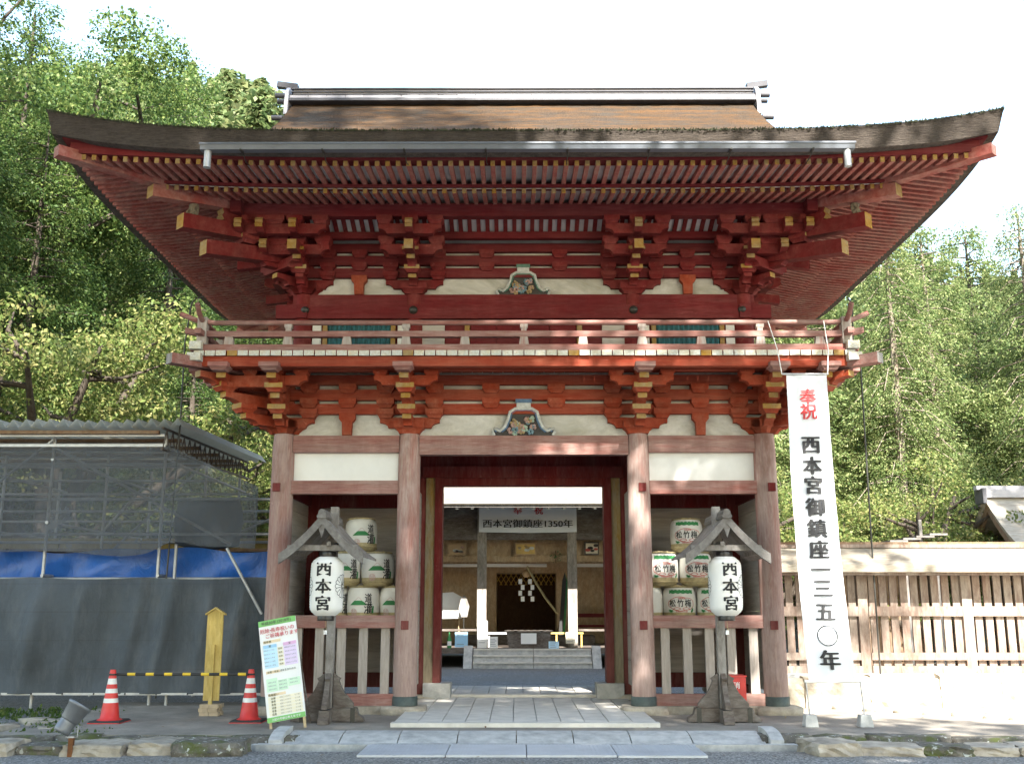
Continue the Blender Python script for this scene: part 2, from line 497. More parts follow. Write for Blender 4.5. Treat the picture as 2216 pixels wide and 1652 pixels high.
# ------------------------------------------------------------------ paved path through the gate
path = MB(); path.box(-1.50, 1.50, -1.57, 1.84, -0.098, ZS - 0.018)
path = path.build('paved_path', M['stone']); path['kind'] = 'structure'; path['label'] = 'pale granite paving leading through the gate'
slab = MB(); slab.box(-1.52, 1.52, -1.60, -1.44, -0.097, ZS)
slab.build('edge_slab', M['slab'], path)
npv = 11
for i in range(npv):
    x0 = -1.50 + 3.0 * i / npv; x1 = x0 + 3.0 / npv
    mb = MB(); d = random.uniform(-.002, .002)
    mb.box(x0 + .006, x1 - .006, -1.43, 0.20 if i % 2 else 0.60, ZS - .03, ZS + d)
    mb.build('paving_slab', M['slab'], path)
    mb = MB()
    mb.box(x0 + .006, x1 - .006, 0.212 if i % 2 else 0.612, 1.83, ZS - .03, ZS - d)
    mb.build('paving_slab', M['slab'], path)
mb = MB(); mb.box(-1.3, 1.3, 1.84, 1.98, -0.1, -0.012); mb.build('threshold_slab', M['slab'], path)
for i in range(10):
    x0 = -1.3 + 2.6 * i / 10
    mb = MB(); mb.box(x0 + .005, x0 + .26 - .005, 1.985, 3.72, -0.1, -0.02 + random.uniform(-.002, .002)); mb.build('paving_slab', M['slab'], path)

# ------------------------------------------------------------------ rounded stone bridge over the drain
br = empty('stone_bridge', (0, -2.35, ZG))
tag(br, 'low rounded granite bridge of joined blocks over the drain before the gate', 'bridge')
def bridge_prof(k=1.0):
    pts = [(-2.00, -.30), (-2.00, -.085)]
    for i in range(9):
        a = i / 8
        y = -2.02 - .50 * a
        pts.append((y, -.082 - .075 * a ** 2.0))
    pts += [(-2.53, -.30)]
    return pts
pr = bridge_prof()[::-1]
xs = [-2.52, -1.95, -1.34, -.72, -.10, .50, 1.10, 1.74, 2.50]
for a, b_ in zip(xs[:-1], xs[1:]):
    mb = MB()
    sk = 0.0
    mb.prism([(y + 2.35, z - ZG) for y, z in pr], a + .006, b_ - .006, 'x')
    mb.build('bridge_stone', M['stone'], br)
mb = MB(); mb.box(-2.78, 2.78, -.30, -.185, -.14, .018); mb.build('base_slab', M['stone'], br)
for s_ in (-1, 1):
    mb = MB()
    out = []
    for i in range(9):
        a = i / 8
        out.append((.34 - .56 * a, .155 - .12 * a ** 2.2 - .02 * math.cos(a * 3)))
    outl = out + [(-.22, -.1), (.34, -.1)]
    mb.prism(outl[::-1] if False else outl, s_ * 2.60 - .07, s_ * 2.60 + .07, 'x')
    mb.build('end_kerb', M['stone'], br)
    mb = MB()
    mb.add([(s_ * 2.67, .30, .05), (s_ * 2.67, -.18, .0), (s_ * 2.86, -.18, .0), (s_ * 2.86, .30, .0)] + [(s_ * 2.67, .30, -.1), (s_ * 2.67, -.18, -.1), (s_ * 2.86, -.18, -.1), (s_ * 2.86, .30, -.1)],
           [(0, 1, 2, 3), (4, 7, 6, 5), (0, 4, 5, 1), (1, 5, 6, 2), (2, 6, 7, 3), (3, 7, 4, 0)])
    mb.build('side_apron', M['stone'], br)

M['plate'] = simple('pale_checker_plate', (0.52, 0.54, 0.56), .5, .14, 3, .1)
# metal drain covers in front of the bridge
pl = [(-1.62, -.78), (-.77, -.005), (.005, .86), (.87, 1.72)]
lab = ['first pale metal drain cover, at the sign-board end of the row', 'second pale metal drain cover, second from the sign-board end of the row', 'third pale metal drain cover, just past the middle of the row', 'fourth pale metal drain cover, at the banner end of the row']
for k, (a, b_) in enumerate(pl):
    mb = MB(); yy = -2.66 - (.03 if k == 3 else 0)
    mb.box(a, b_, yy - .80, yy, ZG + .002, ZG + .022)
    nrib = 22
    for i in range(nrib):
        xr = a + (b_ - a) * (i + .5) / nrib
        mb.box(xr - .006, xr + .006, yy - .79, yy - .01, ZG + .022, ZG + .0255)
    o = mb.build('drain_cover', M['plate'])
    tag(o, lab[k], 'drain cover', 'metal drain covers before the bridge')

# ------------------------------------------------------------------ THE GATE
gate = empty('tower_gate', (0, 0, 0))
tag(gate, 'two-storey vermilion shrine gate with bark roof and railed balcony', 'gate')
CX = [-3.22, -1.53, 1.53, 3.22]
ROW = [0.0, 1.87, 3.74]
CT = 3.49

# columns: pad, shaft, metal shoe
cm = MB().lathe([(.155, 0), (.152, 1.2), (.150, 2.6), (.146, 3.3), (.135, CT)], 24).mesh('column', [M['column']])
shoe = MB().lathe([(.168, 0), (.165, .112), (.157, .116)], 24).mesh('shoe', [M['shoe']])
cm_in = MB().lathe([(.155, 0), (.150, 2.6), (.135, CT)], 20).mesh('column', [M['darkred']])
for j, y in enumerate(ROW):
    for i, x in enumerate(CX):
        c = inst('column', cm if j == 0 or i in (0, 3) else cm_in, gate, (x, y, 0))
        if j == 0 and i == 3: c['label'] = 'sunlit weathered corner column'
        if j == 0:
            inst('shoe', shoe, c, (0, 0, 0))
        pd = rock_mesh('pad_stone', .58, .52, .13, [M['stoneb']], 40 + i + 4 * j, 3, .03, .25)
        inst('pad_stone', pd, c, (0, 0, -.065))
# tenon ends on the columns
tn = MB().box(-.048, .048, -.03, 0, -.055, .055).mesh('tenon', [M['darkred']])
for (x, z) in [(-3.26, 2.77), (1.56, 2.77), (3.26, 2.77), (-1.53, 1.0), (1.53, 1.0), (3.20, 1.0)]:
    inst('tenon', tn, gate, (x, -.146, z))

def beam(name, x0, x1, y0, y1, z0, z1, m, parent=None, mi=0):
    mb = MB(); mb.box(x0, x1, y0, y1, z0, z1)
    return mb.build(name, m, parent or gate)

# lower storey front
rc = .135
for s_ in (-1, 1):
    a, b_ = (-3.22 + rc, -1.53 - rc) if s_ < 0 else (1.53 + rc, 3.22 - rc)
    beam('tie_beam', a, b_, -.07, .07, 3.245, 3.470, M['pinkx'])
    beam('plaster_panel', a, b_, .015, .05, 2.866, 3.245, M['plaster'])
    beam('lintel', a, b_, -.075, .07, 2.690, 2.866, M['pinkx'])
    rail = beam('rail_beam', a, b_, -.07, .07, .962, 1.122, M['pinkx'])
    beam('sill_beam', a, b_, -.06, .06, .0, .145, M['pinkx'])
    beam('sill_stone', a - .1, b_ + .1, -.14, .14, -.1, -.002, M['stoneb'])
    n = 5
    for i in range(n):
        xx = a + (b_ - a) * (i + .55) / n
        mb = MB(); mb.box(-.056, .056, -.022, .022, 0, .817)
        mb.build('slat', M['pinkz'], gate, (xx, 0, .145))
    # alcove: outer side wall, back wall and inner wall of planks
    xo = s_ * 3.22
    for k in range(8):
        z0 = .15 + k * .34
        beam('wall_plank', xo - .03, xo + .03, .15, 1.70, z0 + .003, z0 + .337, M['plankw'])
        beam('wall_plank', a, b_, 1.84, 1.88, z0 + .003, z0 + .337, M['plankw'])
        beam('wall_plank', s_ * 1.53 - .02, s_ * 1.53 + .02, .15, 1.70, z0 + .003, z0 + .337, M['plankw'])
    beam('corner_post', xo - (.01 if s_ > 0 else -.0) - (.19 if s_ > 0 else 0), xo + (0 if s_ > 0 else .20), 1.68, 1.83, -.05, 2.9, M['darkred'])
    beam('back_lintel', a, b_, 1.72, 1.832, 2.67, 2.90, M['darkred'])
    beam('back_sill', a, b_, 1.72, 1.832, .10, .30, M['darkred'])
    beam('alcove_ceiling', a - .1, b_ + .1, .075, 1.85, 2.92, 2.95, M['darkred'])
    beam('side_beam', xo - .07, xo + .07, .14, 1.73, 2.69, 2.866, M['redx'])
    beam('side_beam', xo - .07, xo + .07, .14, 1.73, 3.245, 3.47, M['pinkx'])
    beam('side_panel', xo - .02, xo + .02, .14, 1.73, 2.87, 3.24, M['plaster'])
    beam('side_beam', xo - .07, xo + .07, 2.01, 3.60, 3.245, 3.47, M['pinkx'])
    beam('side_panel', xo - .02, xo + .02, 2.01, 3.60, .15, 3.24, M['plankw'])
    beam('shelf', a, b_, .10, 1.60, 1.00, 1.045, M['greyw'])
    # door side at the middle row
    xd = s_ * 1.53
    def bx(x_a, x_b): return (min(s_ * x_a, s_ * x_b), max(s_ * x_a, s_ * x_b))
    q = bx(1.312, 1.446); beam('door_edge', q[0], q[1], 1.72, 1.80, .16, 3.112, M['yelpost'])
    q = bx(1.200, 1.311); beam('jamb', q[0], q[1], 1.69, 2.00, .16, 3.112, M['darkred'])
    q = bx(1.05, 1.44); beam('base_stone', q[0], q[1], 1.62, 2.05, -.09, .158, M['stone'])
    q = bx(1.447, 1.52); beam('jamb_fillet', q[0], q[1], 1.74, 1.86, .0, 3.2, M['darkred'])
    # rear half of the passage
    beam('rear_wall', min(s_ * 1.60, s_ * 3.1), max(s_ * 1.60, s_ * 3.1), 3.70, 3.76, 0, 3.24, M['plankw'])
beam('tie_beam', -1.53 + rc, 1.53 - rc, -.075, .07, 3.214, 3.468, M['pinkx'])
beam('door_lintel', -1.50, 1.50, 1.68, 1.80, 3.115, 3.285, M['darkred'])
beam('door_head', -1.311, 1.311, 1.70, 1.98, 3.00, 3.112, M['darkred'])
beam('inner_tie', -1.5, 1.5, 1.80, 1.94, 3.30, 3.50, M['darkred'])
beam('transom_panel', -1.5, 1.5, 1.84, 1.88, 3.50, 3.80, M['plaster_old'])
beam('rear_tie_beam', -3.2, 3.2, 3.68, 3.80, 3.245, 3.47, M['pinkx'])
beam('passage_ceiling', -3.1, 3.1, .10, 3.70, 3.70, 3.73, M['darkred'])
for k in range(7):
    beam('ceiling_joist', -1.5 + k * .5 - .04, -1.5 + k * .5 + .04, .12, 1.7, 3.60, 3.698, M['darkred'])

# bracket frieze of the lower storey -----------------------------------------------------
def arm_profile(L, h, cut=.55, drop=.5, n=5):
    """cross arm: flat top, lower ends rounded"""
    pts = [(L / 2, h), (-L / 2, h), (-L / 2, h * (1 - drop))]
    for i in range(1, n + 1):
        a = i / n * math.pi / 2
        pts.append((-L / 2 + cut * h * 1.6 * math.sin(a) * .9, h * (1 - drop) * (1 - math.sin(a)) if False else h * (1 - drop) * math.cos(a)))
    for i in range(n, 0, -1):
        a = i / n * math.pi / 2
        pts.append((L / 2 - cut * h * 1.6 * math.sin(a) * .9, h * (1 - drop) * math.cos(a)))
    pts.append((L / 2, h * (1 - drop)))
    return pts

def cross_arm(L, h, w, m):
    mb = MB(); mb.prism(arm_profile(L, h)[::-1], -w / 2, w / 2, 'y')
    return mb.mesh('bracket_arm', [m])

def nose_arm(L, h, w, m, back=.12, curl=.5):
    """arm projecting along -Y by L, front end rounded beneath, ochre end face"""
    n = 6
    pts = [(back, 0), (back, h), (-L, h), (-L, h * (1 - curl))]
    for i in range(1, n + 1):
        a = i / n * math.pi / 2
        pts.append((-L + h * 1.1 * math.sin(a), h * (1 - curl) * math.cos(a)))
    pts = pts[::-1]
    N = len(pts)
    mb = MB()
    # orientation: profile in (y, z), extruded along x
    mi = [0] * N
    vs = [(-w / 2, p[0], p[1]) for p in pts] + [(w / 2, p[0], p[1]) for p in pts]
    fs = [(i, (i + 1) % N, N + (i + 1) % N, N + i) for i in range(N)]
    for i in range(N):
        p0, p1 = pts[i], pts[(i + 1) % N]
        if abs(p0[0] + L) < 1e-6 and abs(p1[0] + L) < 1e-6: mi[i] = 1
    mb.add(vs, [f[::-1] for f in fs], mi)
    mb.add(vs, [tuple(range(N)), tuple(range(N, 2 * N))[::-1]], 0)
    return mb.mesh('bracket_nose', [m, M['yellow']])

def block_mesh(w, h, m, d=None, yel=False):
    d = d or w
    mb = MB()
    lv = [(.34, 0), (.36, .12), (.42, .3), (.50, .44), (.50, 1)]
    mb.loft([(w * a, d * a, h * z) for a, z in lv])
    if yel:
        mb.m[-1 - 4] = 0
        # ochre upper front face
        mb.m[len(mb.f) - 5] = 1
    return mb.mesh('bearing_block', [m, M['yellow']])

mo, mr = M['orange'], M['red']
B = {}
B['daito'] = block_mesh(.40, .17, mo)
B['masu'] = block_mesh(.235, .125, mo)
B['masuf'] = block_mesh(.235, .115, mo, yel=True)
B['arm'] = cross_arm(.80, .14, .12, mo)
B['n1'] = nose_arm(.47, .135, .12, mo)
B['n2'] = nose_arm(.67, .145, .12, mo)
B['n3'] = nose_arm(.92, .15, .12, mo)
B['tip'] = block_mesh(.25, .10, M['pinkx'])
B['arm3'] = cross_arm(.82, .13, .11, mo)

def lower_set(x, y, rz, corner=False, parent=None):
    """bracket cluster on a lower column: the big block carries arms and small blocks"""
    o = inst('bracket_cluster', B['daito'], gate, (x, y, CT), (0, 0, rz))
    z = -CT
    def a(name, me, lx, ly, lz, r=0, sc=(1, 1, 1)): inst(name, me, o, (lx, ly, lz + z), (0, 0, r), sc)
    a('bracket_arm', B['arm'], 0, 0, 3.575)
    for sx in (-.33, .33): a('bearing_block', B['masu'], sx, -.02, 3.705)
    a('bracket_nose', B['n1'], 0, 0, 3.565)
    a('bearing_block', B['masuf'], 0, -.44, 3.695)
    a('bracket_nose', B['n2'], 0, 0, 3.795)
    a('bearing_block', B['masuf'], 0, -.66, 3.935)
    a('bracket_nose', B['n3'], 0, 0, 4.005)
    a('bracket_arm', B['arm3'], 0, -.62, 4.035)
    for sx in (-.33, 0, .33): a('bearing_block', B['masu'], sx, -.62, 4.16, 0, (.8, .8, .6))
    a('tip_block', B['tip'], 0, -.98, 4.15)
    for sx in (-.33, .33):
        a('bearing_block', B['masu'], sx, -.02, 3.845)
        a('bearing_block', B['masu'], sx, -.02, 4.045)
    return o

for x in CX: lower_set(x, 0, 0)
for s_ in (-1, 1):
    rz = math.pi / 2 * s_            # nose along -Y turned to point along +X for s_=1
    lower_set(s_ * 3.22, 0.0, rz)
    lower_set(s_ * 3.22, ROW[1], rz)
    lower_set(s_ * 3.22, ROW[2], rz)
    # diagonal corner arms
    c = inst('corner_bracket', B['daito'], gate, (s_ * 3.22, 0, CT + .004), (0, 0, s_ * math.pi / 4), (1.01, 1.01, 1.01))
    for nm, zz, ln in (('n1', 3.565, 1.35), ('n2', 3.795, 1.40), ('n3', 4.005, 1.42)):
        inst('bracket_nose', B[nm], c, (0, 0, zz - CT), (0, 0, 0), (1.15, ln, 1.0))
    inst('bearing_block', B['masuf'], c, (0, -.62, 3.70 - CT))
    inst('bearing_block', B['masuf'], c, (0, -.92, 3.94 - CT))
    # extra top noses that carry the balcony edge outside the corner column
    for xx, rr, yy in ((s_ * 3.86, 0, 0), (s_ * 3.22, rz, -.64)):
        e_ = inst('bracket_nose', B['n3'], gate, (xx, 0 if rr == 0 else yy, 4.006), (0, 0, rr))
        inst('tip_block', B['tip'], e_, (0, -.98, .145))

# wall beams and plaster between the brackets
for (a, b_, y0) in ((-3.30, 3.30, 0),):
    beam('plaster_band', a, b_, .02, .05, 3.472, 4.345, M['plaster_old'])
    for z0, z1 in ((3.764, 3.904), (3.954, 4.100), (4.165, 4.30)):
        beam('wall_beam', a - .2, b_ + .2, -.065, .019, z0, z1, M['orangex'])
for s_ in (-1, 1):
    xo = s_ * 3.22
    beam('side_plaster_band', xo - .02, xo + .02, .05, 3.70, 3.472, 4.345, M['plaster_old'])
    for z0, z1 in ((3.764, 3.904), (3.954, 4.100), (4.165, 4.30)):
        beam('side_wall_beam', min(xo, xo + s_ * .065), max(xo, xo + s_ * .065), .07, 3.9, z0, z1, M['orangex'])
strut = MB()
strut.prism([(-.06, 0), (.06, 0), (.068, .17), (.11, .22), (.11, .30), (-.11, .30), (-.11, .22), (-.068, .17)], -.10, .0, 'y')
strut = strut.mesh('strut', [M['orange']])
for x in (-2.37, 2.37):
    inst('strut', strut, gate, (x, 0, 3.472))
    for z in (3.845, 4.045): inst('bearing_block', B['masu'], gate, (x, -.02, z))
for x in (-.44, .44):
    for z in (3.845, 4.045): inst('bearing_block', B['masu'], gate, (x, -.02, z))

# carved frog-leg strut in the middle bay
def frog_leg(z0, y, sc, rim, name, accent):
    root = empty(name, (0, y, z0), 0, gate)
    root.name = name
    half = [(.0, .285), (.09, .285), (.145, .25), (.165, .17), (.20, .09), (.25, .045), (.315, .075), (.33, .04), (.31, .0), (.20, .0)]
    outer = half + [(-px, pz) for px, pz in half[::-1][0:-1]]
    inner_h = [(0, .235), (.085, .232), (.118, .21), (.135, .13), (.165, .05), (.19, .012)]
    inner = inner_h + [(-px, pz) for px, pz in inner_h[::-1][0:-1]]
    back = MB(); back.prism([(px * sc, pz * sc) for px, pz in outer][::-1], .0, .035, 'y')
    back.build('backing', M['darkcarve'], root)
    r_ = MB()
    def rim_path(h, off, rad, mi):
        pts = [(-px * sc, off, pz * sc) for px, pz in h[::-1]] + [(px * sc, off, pz * sc) for px, pz in h[1:]]
        r_.tube(pts, rad * sc, 6, mi)
    rim_path(half[:9], -.015, .017, 0)
    rim_path([(a * .9, b_ * .93) for a, b_ in half[:8]], -.01, .014, 1)
    r_.build('rim', [M['rimwhite'], rim], root)
    cap = MB(); cap.box(-.075 * sc, .075 * sc, -.04, .03, .29 * sc, .345 * sc); cap.box(-.085 * sc, .085 * sc, -.05, .03, .345 * sc, .385 * sc, 1)
    cap.build('cap_block', [M['rimwhite'], rim], root)
    rr = random.Random(5)
    for k in range(26):
        for _ in range(30):
            px = rr.uniform(-.15, .15); pz = rr.uniform(.015, .215)
            if abs(px) < .15 - pz * .25: break
        q = MB(); rad = rr.uniform(.018, .034) * sc
        c0 = (px * sc, -.03, pz * sc)
        for j in range(5):
            a = j * 2 * math.pi / 5 + rr.random()
            q.lathe([(0.001, -.6 * rad), (.5 * rad, -.3 * rad), (.55 * rad, .2 * rad), (.001, .5 * rad)], 6, 0, (c0[0] + math.cos(a) * rad * .7, c0[1] + rr.uniform(-.008, .008), c0[2] + math.sin(a) * rad * .7), True, False)
        q.build('carved_flower', M[accent[k % len(accent)]], root)
    return root
M['darkcarve'] = simple('dark_carving', (0.06, 0.055, 0.05), .8, .3, 20)
M['rimwhite'] = simple('worn_white_rim', (0.52, 0.53, 0.50), .8, .3, 20)
M['rimblue'] = simple('faded_blue_rim', (0.10, 0.17, 0.27), .8, .3, 20)
M['rimgreen'] = simple('faded_green_rim', (0.10, 0.20, 0.15), .8, .3, 20)
M['fl_a'] = simple('dusty_pink_carving', (0.42, 0.27, 0.23), .8, .3, 20)
M['fl_b'] = simple('pale_green_carving', (0.34, 0.43, 0.33), .8, .3, 20)
M['fl_c'] = simple('slate_blue_carving', (0.16, 0.26, 0.30), .8, .3, 20)
M['fl_d'] = simple('ochre_carving', (0.36, 0.26, 0.13), .8, .3, 20)
frog_leg(3.474, -.04, 1.27, M['rimblue'], 'carved_strut', ['fl_a', 'fl_b', 'fl_c', 'fl_a', 'fl_d'])
# ------------------------------------------------------------------ balcony
DX, DY = 4.20, -1.02                    # outer edge of the deck
YB = 3.74 + 1.02
beam('deck_frame', -4.10, 4.10, -.98, -.86, 4.215, 4.343, M['orangex'])
beam('deck_purlin', -3.98, 3.98, -.68, -.56, 4.232, 4.343, M['orangex'])
for s_ in (-1, 1):
    beam('deck_frame', min(s_ * 4.18, s_ * 4.06), max(s_ * 4.18, s_ * 4.06), -.855, YB - .1, 4.215, 4.343, M['orangex'])
    beam('deck_purlin', min(s_ * 3.90, s_ * 3.78), max(s_ * 3.90, s_ * 3.78), -.555, YB - .1, 4.232, 4.343, M['orangex'])
# boards: run to the front edge, worn white / ochre ends
nb = 60
ends = [M['bend'], M['bend'], M['bend'], M['yellow']]
bmesh_cache = {}
def board(le, mt):
    mb = MB(); w = .064
    mb.box(-w, w, -le, 0, 0, .068, [0, 0, 1, 0, 0, 0])
    return mb.mesh('deck_board', [M['orange'], mt])
bA = board(1.14, M['bend']); bB = board(1.14, M['yellow'])
rb = random.Random(3)
for i in range(nb):
    x = -4.13 + 8.26 * i / (nb - 1)
    inst('deck_board', bB if rb.random() < .18 else bA, gate, (x, .12 + rb.uniform(-.008, .008), 4.345))
bC = MB(); bC.box(0, .94, -.064, .064, 0, .068, [0, 0, 0, 1, 0, 0]); bC = bC.mesh('deck_board', [M['orange'], M['bend']])
for s_ in (-1, 1):
    for i in range(34):
        y = .2 + i * .135
        inst('deck_board', bC, gate, (s_ * 3.26, y, 4.345), (0, 0, 0 if s_ > 0 else math.pi))
    # corner beam that sticks out diagonally beneath the deck, and the ochre corner post ends
    mb = MB(); mb.box(-.075, .075, -1.72, -.3, 0, .13, [0, 0, 1, 0, 0, 0])
    mb.build('corner_beam', [M['pinkx'], M['greyw']], gate, (s_ * 3.22, 0, 4.20), (0, 0, s_ * R(45)))
    mb = MB(); mb.box(-.085, .085, -.10, .10, 0, .10); mb.build('corner_end', M['bend'], gate, (s_ * 4.17, -1.0, 4.27))
    mb = MB(); mb.box(-.075, .075, -.09, .09, 0, .10); mb.build('corner_end', M['bend'], gate, (s_ * 4.17, -.98, 4.425))
# railing
RX, RY = 4.12, -.93
def curved_rail(z, r, over, up, square=None):
    pts = []
    X = RX + over
    for i in range(41):
        x = -X + 2 * X * i / 40
        d = max(0, (abs(x) - RX + .1) / (over + .1))
        pts.append((x, RY, z + up * d ** 1.8))
    return pts
mb = MB(); mb.tube(curved_rail(4.797, .033, .30, .12), .034, 10); mb.build('hand_rail', M['pinkx'], gate)
def sq_rail(name, z0, z1, over, up):
    mb = MB(); pts = curved_rail((z0 + z1) / 2, 0, over, up); h = (z1 - z0) / 2
    for a, b_ in zip(pts[:-1], pts[1:]):
        vs = [(a[0], RY - .045, a[2] - h), (b_[0], RY - .045, b_[2] - h), (b_[0], RY + .045, b_[2] - h), (a[0], RY + .045, a[2] - h),
              (a[0], RY - .045, a[2] + h), (b_[0], RY - .045, b_[2] + h), (b_[0], RY + .045, b_[2] + h), (a[0], RY + .045, a[2] + h)]
        mb.add(vs, [(3, 2, 1, 0), (4, 5, 6, 7), (0, 1, 5, 4), (2, 3, 7, 6)])
    n = len(pts)
    for e, s_ in ((pts[0], 1), (pts[-1], -1)):
        mb.add([(e[0], RY - .045, e[2] - h), (e[0], RY + .045, e[2] - h), (e[0], RY + .045, e[2] + h), (e[0], RY - .045, e[2] + h)], [(0, 1, 2, 3)[::s_]])
    return mb.build(name, M['pinkx'], gate)
sq_rail('middle_rail', 4.603, 4.678, .22, .05)
sq_rail('bottom_rail', 4.418, 4.502, .14, .0)
for s_ in (-1, 1):
    X = s_ * RX
    mb = MB(); pts = [(X, RY - .30 + .0, 4.797 + .12)] + [(X, RY - .30 + .1 * i, 4.797 + .12 * max(0, 1 - i / 3) ** 1.8) for i in range(1, 4)] + [(X, YB - .1, 4.797)]
    pts = [(px, py, pz + .05) if i == 0 else (px, py, pz + .012) for i, (px, py, pz) in enumerate(pts)]
    mb.tube(pts, .033, 10); mb.build('side_hand_rail', M['pinkx'], gate)
    mb = MB(); mb.box(X - .04, X + .04, RY - .22, YB - .1, 4.606, 4.674); mb.build('side_middle_rail', M['pinkx'], gate)
    mb = MB(); mb.box(X - .04, X + .04, RY + .05, YB - .1, 4.42, 4.50); mb.build('side_bottom_rail', M['pinkx'], gate)
    for i in range(1, 7):
        mb = MB(); mb.box(X - .045, X + .045, RY + i * .8 - .05, RY + i * .8 + .05, 4.503, 4.765); mb.build('rail_post', M['pinkz'], gate)
    mb = MB(); mb.box(X - .06, X + .06, RY - .06, RY + .06, 4.503, 4.86); mb.build('corner_post', M['pinkz'], gate)
# posts: short tapered posts under the middle rail, every other one runs up to the hand rail
pm = MB(); pm.add([(-.062, -.04, 0), (.062, -.04, 0), (.062, .04, 0), (-.062, .04, 0), (-.048, -.04, .102), (.048, -.04, .102), (.048, .04, .102), (-.048, .04, .102)],
                  [(3, 2, 1, 0), (4, 5, 6, 7), (0, 1, 5, 4), (1, 2, 6, 5), (2, 3, 7, 6), (3, 0, 4, 7)])
pm = pm.mesh('rail_post', [M['pinkz']])
pt = MB(); pt.loft([(.034, .034, 0), (.034, .034, .035), (.05, .04, .05), (.05, .04, .09)]); pt = pt.mesh('rail_block', [M['pinkz']])
for i in range(-5, 6):
    x = i * .755
    inst('rail_post', pm, gate, (x, RY, 4.502))
    if i % 2 == 0:
        inst('rail_block', pt, gate, (x, RY, 4.68))

# ------------------------------------------------------------------ upper storey
UW, UY = 3.08, .14                       # wall half-width, front wall line
UX = [-3.06, -1.52, 1.52, 3.06]
uc = MB().lathe([(.135, 4.36), (.13, 5.0), (.115, 5.50)], 18).mesh('upper_column', [M['red']])
for j, y in enumerate((UY, 1.87, 3.60)):
    for i, x in enumerate(UX):
        if j == 0 or i in (0, 3): inst('upper_column', uc, gate, (x, y, 0))
beam('nageshi_beam', -3.42, 3.42, .015, .13, 5.117, 5.312, M['redx'])
beam('head_beam', -3.20, 3.20, .065, .18, 5.316, 5.472, M['redx'])
nl = MB().lathe([(.06, 0), (.058, .015), (.045, .035), (.022, .05), (.001, .055)], 14).mesh('nail_cover', [M['nail']])
for x in (-3.02, -1.52, 1.52, 3.02):
    inst('nail_cover', nl, gate, (x, .015, 5.235), (R(90), 0, 0))
beam('wall_board', -3.06, 3.06, .13, .16, 4.40, 5.12, M['redx'])
for s_ in (-1, 1):
    # teal lattice window with ochre frame
    a, b_ = (s_ * 2.27 - .50, s_ * 2.27 + .50)
    fr = beam('window', a, b_, .095, .128, 4.55, 5.06, M['teal'])
    for (q0, q1, z0, z1) in ((a, a + .06, 4.50, 5.09), (b_ - .06, b_, 4.50, 5.09), (a + .06, b_ - .06, 5.035, 5.09), (a + .06, b_ - .06, 4.50, 4.55)):
        mb = MB(); mb.box(q0, q1, .06, .13, z0, z1); mb.build('window_frame', M['yellow'], fr)
    bar = MB(); bar.prism([(-.022, 0), (0, -.022), (.022, 0), (0, .022)], 4.55, 5.035, 'z'); bar = bar.mesh('lattice_bar', [M['teal']])
    for k in range(13):
        inst('lattice_bar', bar, fr, (a + .095 + k * .0675, .082, 0))
    for x in (a - .09, b_ + .09):
        beam('plaster_strip', x - .06, x + .06, .10, .131, 4.45, 5.09, M['plaster'])
    x = s_ * 1.26
    beam('grey_panel', x - .17, x + .17, .10, .131, 4.45, 5.05, M['plankw'])
    beam('door_frame', min(s_ * .74, s_ * .81), max(s_ * .74, s_ * .81), .06, .13, 4.45, 5.09, M['yellow'])
beam('door_frame', -.74, .74, .06, .13, 5.04, 5.09, M['yellow'])
for k in range(4):
    beam('door_leaf', -.73 + k * .366, -.73 + (k + 1) * .366 - .008, .085, .131, 4.45, 5.04, M['redx'])
for s_ in (-1, 1):
    xo = s_ * 3.06
    beam('side_wall', xo - .02, xo + .02, .2, 3.55, 4.40, 5.12, M['redx'])
    beam('side_nageshi', xo - .075, xo + .075, -.02, 3.9, 5.119, 5.310, M['redx'])
    beam('side_head_beam', xo - .06, xo + .06, .10, 3.7, 5.318, 5.470, M['redx'])
    beam('side_plaster', xo - .02, xo + .02, .16, 3.58, 5.475, 6.30, M['plaster_old'])
    for z0, z1 in ((5.724, 5.859), (5.907, 6.043), (6.098, 6.22)):
        beam('side_wall_beam', min(xo, xo + s_ * .07), max(xo, xo + s_ * .07), -.1, 3.8, z0, z1, M['redx'])
beam('rear_upper_wall', -3.06, 3.06, 3.58, 3.62, 4.4, 6.3, M['plaster_old'])
beam('frieze_plaster', -3.06, 3.06, UY + .01, UY + .04, 5.474, 6.30, M['plaster_old'])
for z0, z1 in ((5.724, 5.859), (5.907, 6.043), (6.098, 6.22)):
    beam('frieze_beam', -3.3, 3.3, UY - .07, UY + .009, z0, z1, M['redx'])
for x in (-2.29, 2.29):
    inst('strut', strut, gate, (x, UY, 5.474), (0, 0, 0), (1, 1, .92))
U = {}
U['daito'] = block_mesh(.36, .15, mr); U['masu'] = block_mesh(.21, .11, mr); U['masuf'] = block_mesh(.21, .10, mr, yel=True)
U['arm'] = cross_arm(.80, .13, .11, mr); U['armb'] = cross_arm(.84, .14, .11, mr)
U['n1'] = nose_arm(.36, .13, .11, mr); U['n2'] = nose_arm(.62, .13, .11, mr)
def tail_mesh(L, h, w, drop):
    mb = MB()
    vs = []
    for y, dz in ((.1, 0.0), (-L, -drop)):
        vs += [(-w / 2, y, dz), (w / 2, y, dz), (w / 2, y, dz + h), (-w / 2, y, dz + h)]
    mb.add(vs, [(0, 1, 5, 4)[::-1], (3, 7, 6, 2)[::-1] if False else (3, 2, 6, 7), (1, 2, 6, 5)[::-1], (0, 4, 7, 3)[::-1], (4, 5, 6, 7), (0, 3, 2, 1)], [0, 0, 0, 0, 1, 0])
    return mb.mesh('tail_rafter', [mr, M['yellow']])
U['tail'] = tail_mesh(.95, .13, .12, .12)
